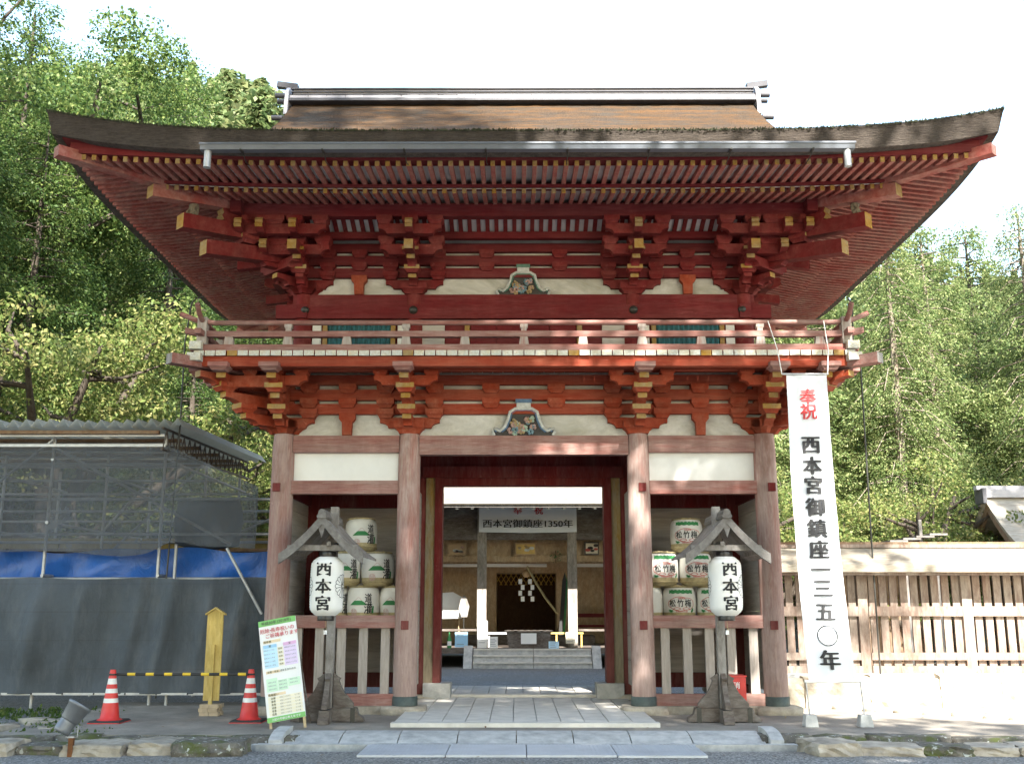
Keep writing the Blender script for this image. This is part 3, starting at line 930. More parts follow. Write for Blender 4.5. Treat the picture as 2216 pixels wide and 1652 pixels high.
def fist_mesh():
    mb = MB()
    pts = [(.12, 0), (.12, .17), (-.20, .17), (-.235, .13), (-.215, .10), (-.24, .07), (-.21, .04), (-.12, .0)]
    N = len(pts); w = .1
    vs = [(-w / 2, q[0], q[1]) for q in pts] + [(w / 2, q[0], q[1]) for q in pts]
    mb.add(vs, [(i, (i + 1) % N, N + (i + 1) % N, N + i) for i in range(N)], [0, 0, 1, 1, 1, 1, 0, 0])
    mb.add(vs, [tuple(range(N))[::-1], tuple(range(N, 2 * N))], 0)
    return mb.mesh('fist_nose', [mr, M['yellow']])
U['fist'] = fist_mesh()
def upper_set(x, y, rz):
    o = inst('bracket_cluster', U['daito'], gate, (x, y, 5.474), (0, 0, rz))
    def a(name, me, lx, ly, lz, r=0, sc=(1, 1, 1)): inst(name, me, o, (lx, ly, lz - 5.474), (0, 0, r), sc)
    a('bracket_arm', U['arm'], 0, 0, 5.565)
    for sx in (-.33, .33):
        a('bearing_block', U['masu'], sx, -.03, 5.69)
        a('bearing_block', U['masu'], sx, -.03, 5.815)
        a('bearing_block', U['masu'], sx, -.03, 6.0)
    a('bracket_nose', U['n1'], 0, 0, 5.565)
    a('bearing_block', U['masuf'], 0, -.36, 5.685)
    a('bracket_nose', U['n2'], 0, 0, 5.755)
    a('bearing_block', U['masuf'], 0, -.60, 5.88, 0, (1.05, 1.05, .8))
    a('tail_rafter', U['tail'], 0, 0, 5.965)
    a('bracket_arm', U['armb'], 0, -.50, 5.90)
    for sx in (-.34, 0, .34): a('bearing_block', U['masu'], sx, -.50, 6.035)
    a('bracket_arm', U['armb'], 0, -.76, 6.10)
    for sx in (-.34, 0, .34): a('bearing_block', U['masu'], sx, -.76, 6.235)
    a('fist_nose', U['fist'], 0, -.76, 6.10)
    return o
for x in UX: upper_set(x, UY, 0)
for s_ in (-1, 1):
    rz = math.pi / 2 * s_
    for y in (UY, 1.87, 3.60): upper_set(s_ * 3.06, y, rz)
    # diagonal corner pieces with two long tails
    c = inst('corner_bracket', U['daito'], gate, (s_ * 3.06, UY, 5.478), (0, 0, s_ * math.pi / 4), (1.01, 1.01, 1.01))
    for nm, zz, ln in (('n1', 5.565, 1.35), ('n2', 5.755, 1.38)):
        inst('bracket_nose', U[nm], c, (0, 0, zz - 5.478), (0, 0, 0), (1.1, ln, 1))
    for (L_, zz, dr) in ((1.56, 5.90, .20), (1.90, 6.12, .15)):
        inst('corner_tail', tail_mesh(L_, .19, .18, dr), c, (0, 0, zz - 5.478))
    inst('bearing_block', U['masuf'], c, (0, -.95, 5.99 - 5.478), (0, 0, 0), (1.2, 1.2, 1.2))
    inst('fist_nose', U['fist'], c, (0, -1.12, 6.17 - 5.478), (0, 0, 0), (1.5, 1.0, 1.5))
for s_ in (-1, 1):
    # extra arms that turn the upper bracket rows round the corner
    for (ox, oy, oz) in ((3.50, -.50, 5.90), (3.50, -.76, 6.10), (3.78, -.76, 6.10)):
        c = inst('corner_arm', U['armb'], gate, (s_ * ox, UY + oy - .003, oz), (0, 0, 0), (.62, 1.02, 1.0))
        for q in (-.2, .16): inst('bearing_block', U['masu'], c, (q * s_ / .62, 0, .135), (0, 0, 0), (1 / .62, 1, 1))
        inst('fist_nose', U['fist'], c, (0, 0, .0), (0, 0, 0), (1 / .62, 1, 1))
    c = inst('corner_arm', U['arm'], gate, (s_ * 3.36, UY - .30, 5.73), (0, 0, s_ * R(45)))
    inst('bearing_block', U['masuf'], c, (0, -.25, .12))
for x in (-.51, .51):
    for z in (5.815, 6.0): inst('bearing_block', U['masu'], gate, (x, UY - .03, z))
for x in (-2.29, 2.29):
    for z in (5.815, 6.0): inst('bearing_block', U['masu'], gate, (x, UY - .03, z))
frog_leg(5.475, UY - .05, 1.12, M['rimgreen'], 'carved_strut', ['fl_c', 'fl_d', 'fl_a'])

# pale slatted cove between the brackets and the purlin
PB = .76                                  # purlin distance out from the wall line
purl = beam('eave_purlin', -4.05, 4.05, UY - PB - .07, UY - PB + .07, 6.339, 6.522, M['redx'])
beam('cove_beam', -3.5, 3.5, -.19, -.09, 6.205, 6.300, M['redx'])
cove = MB(); cove.add([(-3.6, -.14, 6.315), (3.6, -.14, 6.315), (3.6, -.56, 6.46), (-3.6, -.56, 6.46)], [(0, 1, 2, 3)])
cove = cove.build('cove_panel', M['soffit'], gate)
slm = MB(); slm.add([(-.028, -.14, 6.285), (.028, -.14, 6.285), (.028, -.56, 6.425), (-.028, -.56, 6.425), (-.028, -.14, 6.32), (.028, -.14, 6.32), (.028, -.56, 6.465), (-.028, -.56, 6.465)],
                    [(0, 1, 2, 3), (0, 4, 5, 1), (1, 5, 6, 2), (2, 6, 7, 3), (3, 7, 4, 0)])
slm = slm.mesh('cove_slat', [M['red']])
for i in range(-28, 29):
    inst('cove_slat', slm, cove, (i * .123, 0, 0))
for s_ in (-1, 1):
    xo = s_ * (3.06 + PB)
    beam('side_eave_purlin', xo - .07, xo + .07, UY - 1.0, 4.6, 6.341, 6.520, M['redx'])
    beam('side_cove', min(s_ * 3.08, xo), max(s_ * 3.08, xo), -.5, 4.3, 6.33, 6.36, M['redx'])

# ------------------------------------------------------------------ roof: rafters, soffit, thatch, ridge
roof = empty('roof', (0, 0, 0), 0, gate)
BT, FT = 1.60, 2.36                       # base and flying rafter tips, out from the wall line
HLF, HLS = 3.06, 1.73
def lift(a, hl, b_, L=.10, a0=1.0):
    return L * max(0.0, (abs(a) - a0) / (hl + b_ - a0)) ** 3.0 * min(1.0, b_ / FT)
def zb(b_): return 6.345 + (BT - b_) * .20
def zf(b_): return 6.385 + (FT - b_) * .10
def xf_front(a, b_, z): return (a, UY - b_, z)
def xf_right(a, b_, z): return (3.06 + b_, 1.87 + a, z)
def xf_left(a, b_, z): return (-3.06 - b_, 1.87 - a, z)
def xf_back(a, b_, z): return (-a, 3.60 + b_, z)
W2, RH = .026, .066
def rafter(name, xf, a, b0, b1, z0, z1, mats):
    vs = [xf(a + u, b_, z + h) for b_, z in ((b0, z0), (b1, z1)) for (u, h) in ((-W2, 0), (W2, 0), (W2, RH), (-W2, RH))]
    mb = MB(); mb.add(vs, [(0, 1, 5, 4), (2, 3, 7, 6), (1, 2, 6, 5), (3, 0, 4, 7), (4, 5, 6, 7)], [0, 0, 0, 0, 1])
    return mb.build(name, mats, roof)
rmats = [M['rafter'], M['yellow']]
for xf, hl, full in ((xf_front, HLF, True), (xf_right, HLS, True), (xf_left, HLS, True)):
    for kind, tip in (('base_rafter', BT), ('flying_rafter', FT)):
        n = int((hl + tip - .10) / .126)
        for i in range(-n, n + 1):
            a = i * .126
            h0 = max(0.0, abs(a) - hl)
            if kind == 'base_rafter':
                b0 = max(.02, h0)
                if b0 > tip - .06: continue
                rafter(kind, xf, a, b0, tip, zb(b0) + lift(a, hl, b0), zb(tip) + lift(a, hl, tip), rmats)
            else:
                b0 = max(1.42, h0)
                if b0 > tip - .06: continue
                rafter(kind, xf, a, b0, tip, zf(b0) + lift(a, hl, b0), zf(tip) + lift(a, hl, tip), rmats)

def sweep(name, xf, hl, b0, b1, zfun0, zfun1, m, n=40, parent=None, ext=0.0):
    """beam running along an eave, mitred at the corners; zfun(a, b) gives its lower / upper height"""
    mb = MB(); rows = []
    for i in range(n + 1):
        t = -1 + 2 * i / n
        q = []
        for b_ in (b0, b1):
            a = t * (hl + b_ + ext)
            q.append(xf(a, b_, zfun0(a, b_))); 
        for b_ in (b1, b0):
            a = t * (hl + b_ + ext)
            q.append(xf(a, b_, zfun1(a, b_)))
        rows += q
    fs = []
    for i in range(n):
        for k in range(4):
            fs.append((i * 4 + k, i * 4 + (k + 1) % 4, i * 4 + 4 + (k + 1) % 4, i * 4 + 4 + k))
    mb.add(rows, fs)
    mb.add(rows, [(0, 3, 2, 1), (n * 4, n * 4 + 1, n * 4 + 2, n * 4 + 3)])
    return mb.build(name, m, parent or roof)

TE = 2.62                                 # thatch edge, out from the wall line
def tlift(a, hl, b_):
    return .275 * max(0.0, (abs(a) - .9) / (hl + TE - .9)) ** 3.9
def z_thatch_bot(a, hl): return 6.475 + .90 * tlift(a, hl, TE)
for xf, hl, nm in ((xf_front, HLF, ''), (xf_right, HLS, 'side_'), (xf_left, HLS, 'side_'), (xf_back, HLF, 'rear_')):
    sweep(nm + 'soffit_board', xf, hl, 1.40, FT - .02, lambda a, b_, hl=hl: zf(b_) + RH + .001 + lift(a, hl, b_), lambda a, b_, hl=hl: zf(b_) + RH + .012 + lift(a, hl, b_), M['soffit'] if nm == '' else M['redx'])
    sweep(nm + 'soffit_board', xf, hl, .0, BT - .03, lambda a, b_, hl=hl: zb(b_) + RH + .001 + lift(a, hl, b_), lambda a, b_, hl=hl: zb(b_) + RH + .012 + lift(a, hl, b_), M['soffit'] if nm == '' else M['redx'])
    # beam on the base rafter tips that carries the flying rafters
    sweep(nm + 'eave_batten', xf, hl, BT - .12, BT + .015, lambda a, b_, hl=hl: zb(BT) + RH + .014 + lift(a, hl, BT), lambda a, b_, hl=hl: zf(BT) + .004 + lift(a, hl, BT), M['redx'])
    # fascia on the flying rafter tips, deepening towards the corners
    sweep(nm + 'eave_fascia', xf, hl, FT - .16, FT + .03, lambda a, b_, hl=hl: zf(FT) + RH + .002 + lift(a, hl, FT), lambda a, b_, hl=hl: zf(FT) + RH + .055 + lift(a, hl, FT) + .45 * max(0, z_thatch_bot(a, hl) - 6.475), M['redx'])
    sweep(nm + 'upper_fascia', xf, hl, FT - .10, FT + .10, lambda a, b_, hl=hl: zf(FT) + RH + .05 + lift(a, hl, FT) + .44 * max(0, z_thatch_bot(a, hl) - 6.475), lambda a, b_, hl=hl: z_thatch_bot(a, hl) + .04, M['redx'])
# hip rafters
for s_ in (-1, 1):
    for fy in (1, -1):
        y0 = UY if fy > 0 else 3.60
        for (nm, e0, e1, z0, z1, w, h) in (('hip_rafter', .3, 1.66, 6.50, 6.275, .17, .16), ('flying_hip_rafter', 1.3, 2.50, 6.455, 6.455, .15, .13)):
            d = Vector((s_, -fy, 0)); nrm = Vector((fy, s_, 0)).normalized() * (w / 2)
            vs = []
            for e, z in ((e0, z0), (e1, z1)):
                c = Vector((s_ * 3.06, y0, 0)) + d * e
                for sg, hh in ((-1, 0), (1, 0), (1, h), (-1, h)):
                    q = c + nrm * sg; vs.append((q.x, q.y, z + hh))
            mb = MB(); mb.add(vs, [(0, 1, 5, 4), (2, 3, 7, 6), (1, 2, 6, 5), (3, 0, 4, 7), (4, 5, 6, 7), (0, 3, 2, 1)], [0, 0, 0, 0, 1, 0])
            mb.build(nm, [M['rafter'], M['yellow'] if nm == 'hip_rafter' else M['pinkx']], roof)

# thatch: closed shell. Top height field, eave edge, underside
EX, EYF = 3.06 + TE, UY - TE
YC = 1.87
HD = YC - EYF
XG = 3.72
TZ, TA, TB_ = 6.725, .278, .0719
def zs(s_): return TZ + TA * s_ + TB_ * s_ * s_
def corner_lift(x, y):
    cx = max(0.0, (abs(x) - .9) / (EX - .9)) ** 3.9
    cy = max(0.0, (abs(y - YC) - .6) / (HD - .6)) ** 3.2
    return .275 * cx * cy
def top_z(x, y, gable):
    sy = HD - abs(y - YC); sx = EX - abs(x)
    return (zs(sy) if gable else min(zs(sy), zs(sx))) + corner_lift(x, y)
th = MB()
rr = random.Random(9)
def grid(xs, ys, gable, flip=False):
    nx, ny = len(xs), len(ys)
    vs = []
    for y in ys:
        for x in xs:
            edge = abs(abs(y - YC) - HD) < 1e-6 or abs(abs(x) - EX) < 1e-6
            vs.append((x, y, top_z(x, y, gable) + (0 if edge else rr.uniform(-.008, .008))))
    th.add(vs, [(j * nx + i, j * nx + i + 1, (j + 1) * nx + i + 1, (j + 1) * nx + i) for j in range(ny - 1) for i in range(nx - 1)], 0, True)
ys = [YC - HD + 2 * HD * (j / 56) for j in range(57)]
xm = [-XG + 2 * XG * i / 60 for i in range(61)]
grid(xm, ys, True)
for s_ in (-1, 1):
    xe = [s_ * ((XG - .45) + (EX - XG + .45) * i / 24) for i in range(25)]
    if s_ < 0: xe = xe[::-1]
    grid(xe, ys, False)
# eave edge (front, back, sides) leaning inwards towards the bottom, ragged by a few millimetres
def edge(pts, inset):
    vs = []
    for (x, y, z, ix, iy, zb_) in pts:
        vs += [(x, y, z), (x - ix * .02, y - iy * .02, z - .05), (x - ix * inset, y - iy * inset, zb_), (x - ix * .62, y - iy * .62, zb_ + .02)]
    fs = []; ms = []
    for i in range(len(pts) - 1):
        for k in range(3):
            fs.append((i * 4 + k, i * 4 + 4 + k, i * 4 + 5 + k, i * 4 + 1 + k)); ms.append(1)
    th.add(vs, fs, ms, False)
n = 120
for sgn in (-1, 1):
    pts = []
    for i in range(n + 1):
        x = -EX + 2 * EX * i / n; y = YC + sgn * HD
        e = rr.uniform(-.006, .006)
        c = max(0, abs(x) - HLF) / (EX - HLF)
        pts.append((x, y, top_z(x, y, False) + e, math.copysign(1, x) * (1 if abs(x) > EX - .63 else 0) * min(1, max(0, (abs(x) - EX + .63) / .63)), sgn, z_thatch_bot(x, HLF)))
    edge(pts, .07)
    pts = []
    for i in range(n + 1):
        y = YC - HD + 2 * HD * i / n; x = sgn * EX
        a = y - YC
        pts.append((x, y, top_z(x, y, False) + rr.uniform(-.006, .006), sgn, math.copysign(1, a) * min(1, max(0, (abs(a) - HD + .63) / .63)), z_thatch_bot(a * (HLS + TE) / HD, HLS)))
    edge(pts, .07)
# gable verge: thickness below the upper roof's ends and the gable wall
for s_ in (-1, 1):
    v0 = []
    for j in range(57):
        y = ys[j]; z = top_z(s_ * XG, y, True)
        if z > top_z(s_ * XG, y, False) + .01:
            v0.append((y, z))
    vs = []
    for y, z in v0: vs += [(s_ * XG, y, z), (s_ * XG, y, z - .22), (s_ * (XG - .4), y, z - .22)]
    th.add(vs, [(i * 3 + k, i * 3 + 3 + k, i * 3 + 4 + k, i * 3 + 1 + k) for i in range(len(v0) - 1) for k in range(2)], 1)
    gw = MB(); zz = min(z for y, z in v0)
    gw.add([(s_ * (XG - .42), y, z - .2) for y, z in v0] , [tuple(range(len(v0)))])
    gw.build('gable_wall', M['soffit'], roof)
    # barge boards
    for half in (0, 1):
        hv = [q for q in v0 if (q[0] <= YC if half == 0 else q[0] >= YC)]
        bb = MB(); vs = []
        for y, z in hv: vs += [(s_ * (XG - .10), y, z - .20), (s_ * (XG - .10), y, z - .46), (s_ * (XG - .15), y, z - .46), (s_ * (XG - .15), y, z - .20)]
        bb.add(vs, [(i * 4 + k, i * 4 + 4 + k, i * 4 + 4 + (k + 1) % 4, i * 4 + (k + 1) % 4) for i in range(len(hv) - 1) for k in range(4)])
        bb.build('barge_board', M['greyw'], roof)
thatch = th.build('bark_thatch', [M['thatch'], M['thatchend']], roof)
# ragged moss and straw fringe on the front eave line: real blades, uncountable
fr = MB(); r2 = random.Random(4)
for k in range(2600):
    x = r2.uniform(-EX + .02, EX - .02); y = EYF + r2.uniform(-.012, .03)
    z = top_z(x, max(EYF, y), False); h = abs(r2.gauss(.0, .010)) + .003; w = r2.uniform(.006, .02)
    dx = r2.uniform(-.03, .03); dy = r2.uniform(-.03, .0)
    fr.add([(x - w, y, z - .015), (x + w, y, z - .015), (x + dx, y + dy, z + h * r2.choice((1, 1, -.8)))], [(0, 1, 2)])
M['fringe'] = simple('dark_moss_fringe', (0.05, 0.055, 0.028), .95, .5, 15, bmp=0)
o = fr.build('moss_fringe', M['fringe'], roof); o['kind'] = 'stuff'

# ridge: stacked tile courses with a copper-grey box ridge
RL = 3.70
rid = empty('ridge', (0, 0, -.10), 0, gate)
M['tile'] = simple('silver_grey_tile', (0.40, 0.39, 0.41), .5, .25, 3, 0.1)
M['tiled'] = simple('dark_ridge_tile', (0.07, 0.07, 0.08), .6, .3, 5)
for (z0, z1, hy, m, dx) in ((9.27, 9.315, .30, 'tiled', .05), (9.318, 9.385, .235, 'tile', 0), (9.388, 9.402, .26, 'tiled', .03), (9.405, 9.445, .215, 'tile', 0), (9.448, 9.462, .24, 'tiled', .03), (9.465, 9.50, .20, 'tile', 0), (9.503, 9.522, .235, 'tiled', .03)):
    mb = MB(); mb.box(-RL - dx, RL + dx, YC - hy, YC + hy, z0, z1); mb.build('ridge_course', M[m], rid)
capt = MB().prism([(.10 * math.cos(a), .028 * math.sin(a)) for a in [math.pi * k / 8 for k in range(9)]], -RL, RL, 'x').mesh('ridge_cap', [M['tile']])
inst('ridge_cap', capt, rid, (0, YC, 9.524))
tl = MB().box(-.145, .145, -.012, .012, 0, .062).mesh('ridge_tile', [M['tile']])
for i in range(25):
    inst('ridge_tile', tl, rid, (-3.6 + i * .30, YC - .242, 9.32), (R(rr.uniform(-3, 3)), 0, 0))
for s_ in (-1, 1):
    mb = MB()
    mb.prism([(YC + a, b_) for a, b_ in [(-.33, 9.02), (.33, 9.02), (.30, 9.25), (.26, 9.46), (.16, 9.56), (-.16, 9.56), (-.26, 9.46), (-.30, 9.25)]], s_ * (RL + .06), s_ * (RL + .12), 'x')
    e = mb.build('end_tile', M['tile'], rid)
    mb = MB(); mb.prism([(-.05, 0), (.05, 0), (.06, .09), (-.06, .09)], 0, s_ * .34, 'x'); mb.build('horn_tile', M['tiled'], e, (s_ * (RL - .02), YC, 9.60), (0, s_ * R(-8), 0))
    for zz, yy in ((9.40, 0), (9.42, -.16), (8.95, -.33)):
        mb = MB().tube([(s_ * (RL + .12), YC + yy, zz), (s_ * (RL + .30), YC + yy, zz)], .045, 8); mb.build('round_end_tile', M['tiled'], e)

# gutter with brackets and outlet stubs
gut = empty('gutter', (0, 0, 0), 0, gate)
gy = EYF - .06
mb = MB(); mb.prism([(gy - .065, 6.50), (gy - .05, 6.435), (gy + .05, 6.435), (gy + .055, 6.50), (gy + .047, 6.50), (gy + .042, 6.443), (gy - .042, 6.443), (gy - .055, 6.50)], -3.78, 3.84, 'x')
mb.build('gutter_trough', M['metal'], gut)
mb = MB(); mb.box(-3.79, 3.85, gy - .073, gy - .0655, 6.493, 6.515); mb.build('gutter_lip', M['metal'], gut)
for x in (-3.70, 3.76):
    mb = MB(); mb.tube([(x, gy, 6.437), (x, gy, 6.23)], .042, 14); mb.build('outlet_pipe', M['galv'], gut)
for i in range(8):
    x = -3.3 + i * .95
    mb = MB(); mb.tube([(x, gy - .02, 6.436), (x + .01, gy + .03, 6.41), (x, gy + .2, 6.38), (x + .01, gy + .32, 6.40)], .006, 5); mb.box(x - .012, x + .012, gy - .078, gy + .05, 6.418, 6.433)
    mb.build('gutter_bracket', M['nail'], gut)
# ------------------------------------------------------------------ carved monkeys under the hip rafters
M['fur'] = simple('grey_brown_fur_carving', (0.20, 0.17, 0.12), .9, .4, 20)
M['monkface'] = simple('pale_carved_face', (0.55, 0.47, 0.38), .8, .2, 20)
def skin_mesh(name, pts, edges, radii, m, levels=1):
    me = bpy.data.meshes.new(name)
    me.from_pydata(pts, edges, [])
    o = bpy.data.objects.new(name, me)
    COL.objects.link(o)
    sk = o.modifiers.new('skin', 'SKIN')
    for i, r_ in enumerate(radii):
        me.skin_vertices[0].data[i].radius = (r_, r_)
    me.skin_vertices[0].data[0].use_root = True
    ss = o.modifiers.new('sub', 'SUBSURF'); ss.levels = levels; ss.render_levels = levels
    dg = bpy.context.evaluated_depsgraph_get()
    nm = bpy.data.meshes.new_from_object(o.evaluated_get(dg))
    bpy.data.objects.remove(o); bpy.data.meshes.remove(me)
    nm.materials.clear(); nm.materials.append(m)
    for p_ in nm.polygons: p_.use_smooth = True; p_.material_index = 0
    nm.name = name
    return nm
mk_pts = [(0, 0.02, .07), (0, -.02, .16), (0, -.07, .22), (0, -.10, .26), (.06, -.05, .20), (.085, -.10, .12), (.06, -.14, .03), (-.06, -.05, .20), (-.085, -.10, .12), (-.06, -.14, .03), (.07, -.04, .06), (.09, -.11, .10), (.08, -.10, .02), (-.07, -.04, .06), (-.09, -.11, .10), (-.08, -.10, .02)]
mk_e = [(0, 1), (1, 2), (2, 3), (2, 4), (4, 5), (5, 6), (2, 7), (7, 8), (8, 9), (0, 10), (10, 11), (11, 12), (0, 13), (13, 14), (14, 15)]
mk_r = [.075, .078, .05, .06, .032, .026, .02, .032, .026, .02, .045, .036, .02, .045, .036, .02]
monk = skin_mesh('body', mk_pts, mk_e, mk_r, M['fur'])
def monkey(loc, rz, label):
    o = inst('monkey_carving', monk, None, loc, (0, 0, rz), (.78, .78, .78))
    tag(o, label, 'carving', 'monkey carvings under the gate eaves')
    h = MB().lathe([(.001, -.062), (.035, -.052), (.054, -.015), (.056, .02), (.038, .05), (.001, .062)], 12); hd = h.build('head', M['fur'], o, (0, -.105, .275), (R(-10), 0, 0))
    q = MB().lathe([(.001, -.05), (.026, -.042), (.040, -.01), (.036, .025), (.001, .04)], 10); q.build('face', M['monkface'], hd, (0, -.024, -.004))
    for s_ in (-1, 1):
        MB().lathe([(.001, -.007), (.007, 0), (.001, .007)], 6).build('eye', M['black'], hd, (s_ * .014, -.062, .008))
        MB().lathe([(.001, -.02), (.013, 0), (.001, .02)], 6).build('ear', M['monkface'], hd, (s_ * .054, 0, .01))
    return o
monkey((-4.27, -1.06, 6.165), R(-40), 'carved monkey with a white face under the eave corner above the scaffold')
monkey((4.27, -1.06, 6.165), R(62), 'carved grey-brown monkey in profile under the sunlit eave corner above the banner')

# lightning conductor wires beside the eaves
for pts, lb in (([(-5.05, 1.0, .0), (-4.96, 1.0, 3.79), (-4.97, 1, 5.03), (-4.91, 1, 5.62), (-4.85, 1, 5.70), (-4.75, 1, 5.72)], 'thin dark conductor rod beside the eaves over the scaffold'),
                ([(4.90, 1.0, .3), (4.905, 1.0, 2.13), (4.925, 1, 4.60), (4.84, 1, 5.02), (4.867, 1, 5.60), (4.80, 1, 5.70)], 'thin dark conductor cable hanging beside the eaves past the banner')):
    o = MB().tube(pts, .012, 6).build('conductor_cable', M['nail']); tag(o, lb, 'cable', 'conductor cables')

# ------------------------------------------------------------------ sake barrels
M['cloth'] = simple('white_barrel_wrap', (0.66, 0.65, 0.60), .75, .08, 5)
M['straw'] = simple('straw_matting', (0.42, 0.35, 0.19), .9, .35, 14)
M['rope'] = simple('straw_rope', (0.36, 0.30, 0.16), .9, .3, 25)
M['green'] = simple('green_print', (0.03, 0.20, 0.06), .7, .2, 9, bmp=0)
M['redprint'] = simple('red_print', (0.52, 0.10, 0.08), .7, .2, 9, bmp=0)
M['paleprint'] = simple('faded_seal_print', (0.50, 0.33, 0.31), .7, .2, 9, bmp=0)
BR = .222
def b_rad(z):
    # bulging wrap, z 0..0.45
    t = (z - .225) / .225
    return BR * (1 - .10 * t * t - .16 * max(0, abs(t) - .8) / .2)
def wrap(vs, x0, z0, off=.0035):
    out = []
    for v_ in vs:
        z = z0 + v_[1]; r_ = b_rad(min(.44, max(.01, z))) + off + (v_[2] if len(v_) > 2 else 0)
        a = (x0 + v_[0]) / BR
        out.append((r_ * math.sin(a), -r_ * math.cos(a), z))
    return out
def subdiv_poly(pts, n=4):
    out = []
    for a, b_ in zip(pts, pts[1:] + pts[:1]):
        for i in range(n): out.append((a[0] + (b_[0] - a[0]) * i / n, a[1] + (b_[1] - a[1]) * i / n))
    return out
def strip(mb, pts, w, closed=False, mi=0, x0=0, z0=0, off=.004):
    """a painted line of width w following pts on the barrel"""
    n = len(pts); L_ = []
    for i in range(n):
        a = Vector(pts[(i - 1) % n if closed else max(0, i - 1)]); b_ = Vector(pts[(i + 1) % n if closed else min(n - 1, i + 1)])
        d = (b_ - a).normalized(); nn = Vector((-d.y, d.x)) * w / 2
        L_ += [(pts[i][0] + nn.x, pts[i][1] + nn.y), (pts[i][0] - nn.x, pts[i][1] - nn.y)]
    vs = wrap(L_, x0, z0, off)
    m_ = n if closed else n - 1
    mb.add(vs, [(2 * i, 2 * i + 1, (2 * i + 3) % (2 * n), (2 * i + 2) % (2 * n)) for i in range(m_)], mi)
bprof = [(b_rad(z) if 0 < z < .45 else BR * .70, z) for z in (0, .012, .035, .07, .11, .16, .225, .29, .34, .38, .415, .438, .45)]
bodym = MB().lathe(bprof, 28, [1, 1, 1, 1] + [0] * 8).mesh('body', [M['cloth'], M['straw']])
ropem = []
for zz in (.055, .445): ropem.append(MB().tube([((b_rad(min(zz, .43)) + .004) * math.cos(a), (b_rad(min(zz, .43)) + .004) * math.sin(a), zz) for a in [2 * math.pi * k / 20 for k in range(21)]], .011, 6).mesh('rope', [M['rope']]))
kn = MB()
for k in range(9):
    kn.tube([(.04 * math.sin(k), -.02 + .04 * math.cos(k * 1.7), .45), (.08 * math.sin(k * 2.1), .08 * math.cos(k * 1.3), .462)], .012, 5)
knotm = kn.mesh('lid_rope', [M['rope']])

# prints, kind A: plum outline with three characters; kind B: green hill with two characters
pa = MB()
xx = -.165
for ch, w in (('松', .085), ('竹', .085), ('梅', .095)):
    vs, fs = text_cached(ch, w * 1.05, (.02, .012))
    pa.add(wrap([(v_[0], v_[1] * 1.15, v_[2]) for v_ in vs], xx + .045, .232), fs, 0); xx += .105
pa_text = pa.mesh('lettering', [M['black']])
po = MB()
out = []
for k in range(60):
    t = 2 * math.pi * k / 60
    ex, ez = .172 * math.cos(t), .082 * math.sin(t)
    ex *= 1 + .05 * abs(math.cos(t)); ez += .012 * abs(math.sin(2.5 * t)) * (1 if math.sin(t) > 0 else -1)
    out.append((ex, .222 + ez + .0))
strip(po, out, .007, True)
for sg in (-1, 1):
    strip(po, [(sg * (.012 + .10 * i / 12), .158 + .018 * math.sin(math.pi * i / 12)) for i in range(13)], .006)
    strip(po, [(sg * (.012 + .10 * i / 12), .158 - .018 * math.sin(math.pi * i / 12)) for i in range(13)], .006)
vs, fs = text_cached('特撰清酒', .024, .01); po.add(wrap(vs, 0, .293, .005), fs, 0)
vs, fs = text_cached('宝酒造株式会社醸', .020, .01); po.add(wrap(vs, 0, .122, .005), fs, 0)
pa_red = po.mesh('red_outline', [M['redprint']])
pg_ = MB()
n = 26; xsn = [-.175 + .35 * i / n for i in range(n + 1)]
top = [(x, .398 + .010 * abs(math.sin(x * 60))) for x in xsn]; bot = [(x, .362 - .008 * abs(math.sin(x * 45 + .5))) for x in xsn]
vs = wrap(top + bot, 0, 0, .004)
pg_.add(vs, [(n + 1 + i, n + 2 + i, i + 1, i) for i in range(n)])
for sg in (-1, 1):
    for k in range(6):
        a = R(-100 + sg * 0 + k * 32 - 80 * (sg < 0)); c0 = (sg * .145, .142)
        tip = (c0[0] + .045 * math.cos(a), c0[1] + .045 * math.sin(a)); s1 = (c0[0] + .02 * math.cos(a + .4), c0[1] + .02 * math.sin(a + .4)); s2 = (c0[0] + .02 * math.cos(a - .4), c0[1] + .02 * math.sin(a - .4))
        pg_.add(wrap([c0, s2, tip, s1], 0, 0, .0055), [(0, 1, 2, 3)])
pa_green = pg_.mesh('green_print', [M['green']])
# kind B
pb = MB()
vs, fs = text_cached('道', .13, (.02, .012)); pb.add(wrap([(v_[0] * .8, v_[1], v_[2]) for v_ in vs], .085, .30), fs)
vs, fs = text_cached('灌', .15, (.02, .012)); pb.add(wrap([(v_[0] * .8, v_[1], v_[2]) for v_ in vs], .085, .165), fs)
pb_text = pb.mesh('lettering', [M['black']])
pb2 = MB()
hn = 14
hx = [-.175 + .235 * i / hn for i in range(hn + 1)]
def hill_top(x): return .205 + .06 * min(1, max(0, (x + .175) / .07)) * (1 if x < -.0 else max(.25, 1 - (x / .06) * .75))
pb2.add(wrap([(x, .205) for x in hx] + [(x, hill_top(x)) for x in hx], 0, 0, .0045), [(i, i + 1, hn + 2 + i, hn + 1 + i) for i in range(hn)])
pb2.add(wrap([(.135, .10), (.165, .10), (.168, .19), (.145, .20)], 0, 0, .0045), [(0, 1, 2, 3)])
pb_green = pb2.mesh('green_hill', [M['green']])
pb3 = MB()
strip(pb3, [(-.115 + .043 * math.cos(2 * math.pi * k / 24), .115 + .043 * math.sin(2 * math.pi * k / 24)) for k in range(24)], .006, True)
for c_, dx, dz in (('太', -.018, .016), ('田', .018, .016), ('酒', -.018, -.018), ('造', .018, -.018)):
    vs, fs = text_cached(c_, .034, .015); pb3.add(wrap(vs, -.115 + dx, .115 + dz), fs)
pb_seal = pb3.mesh('seal_print', [M['paleprint']])
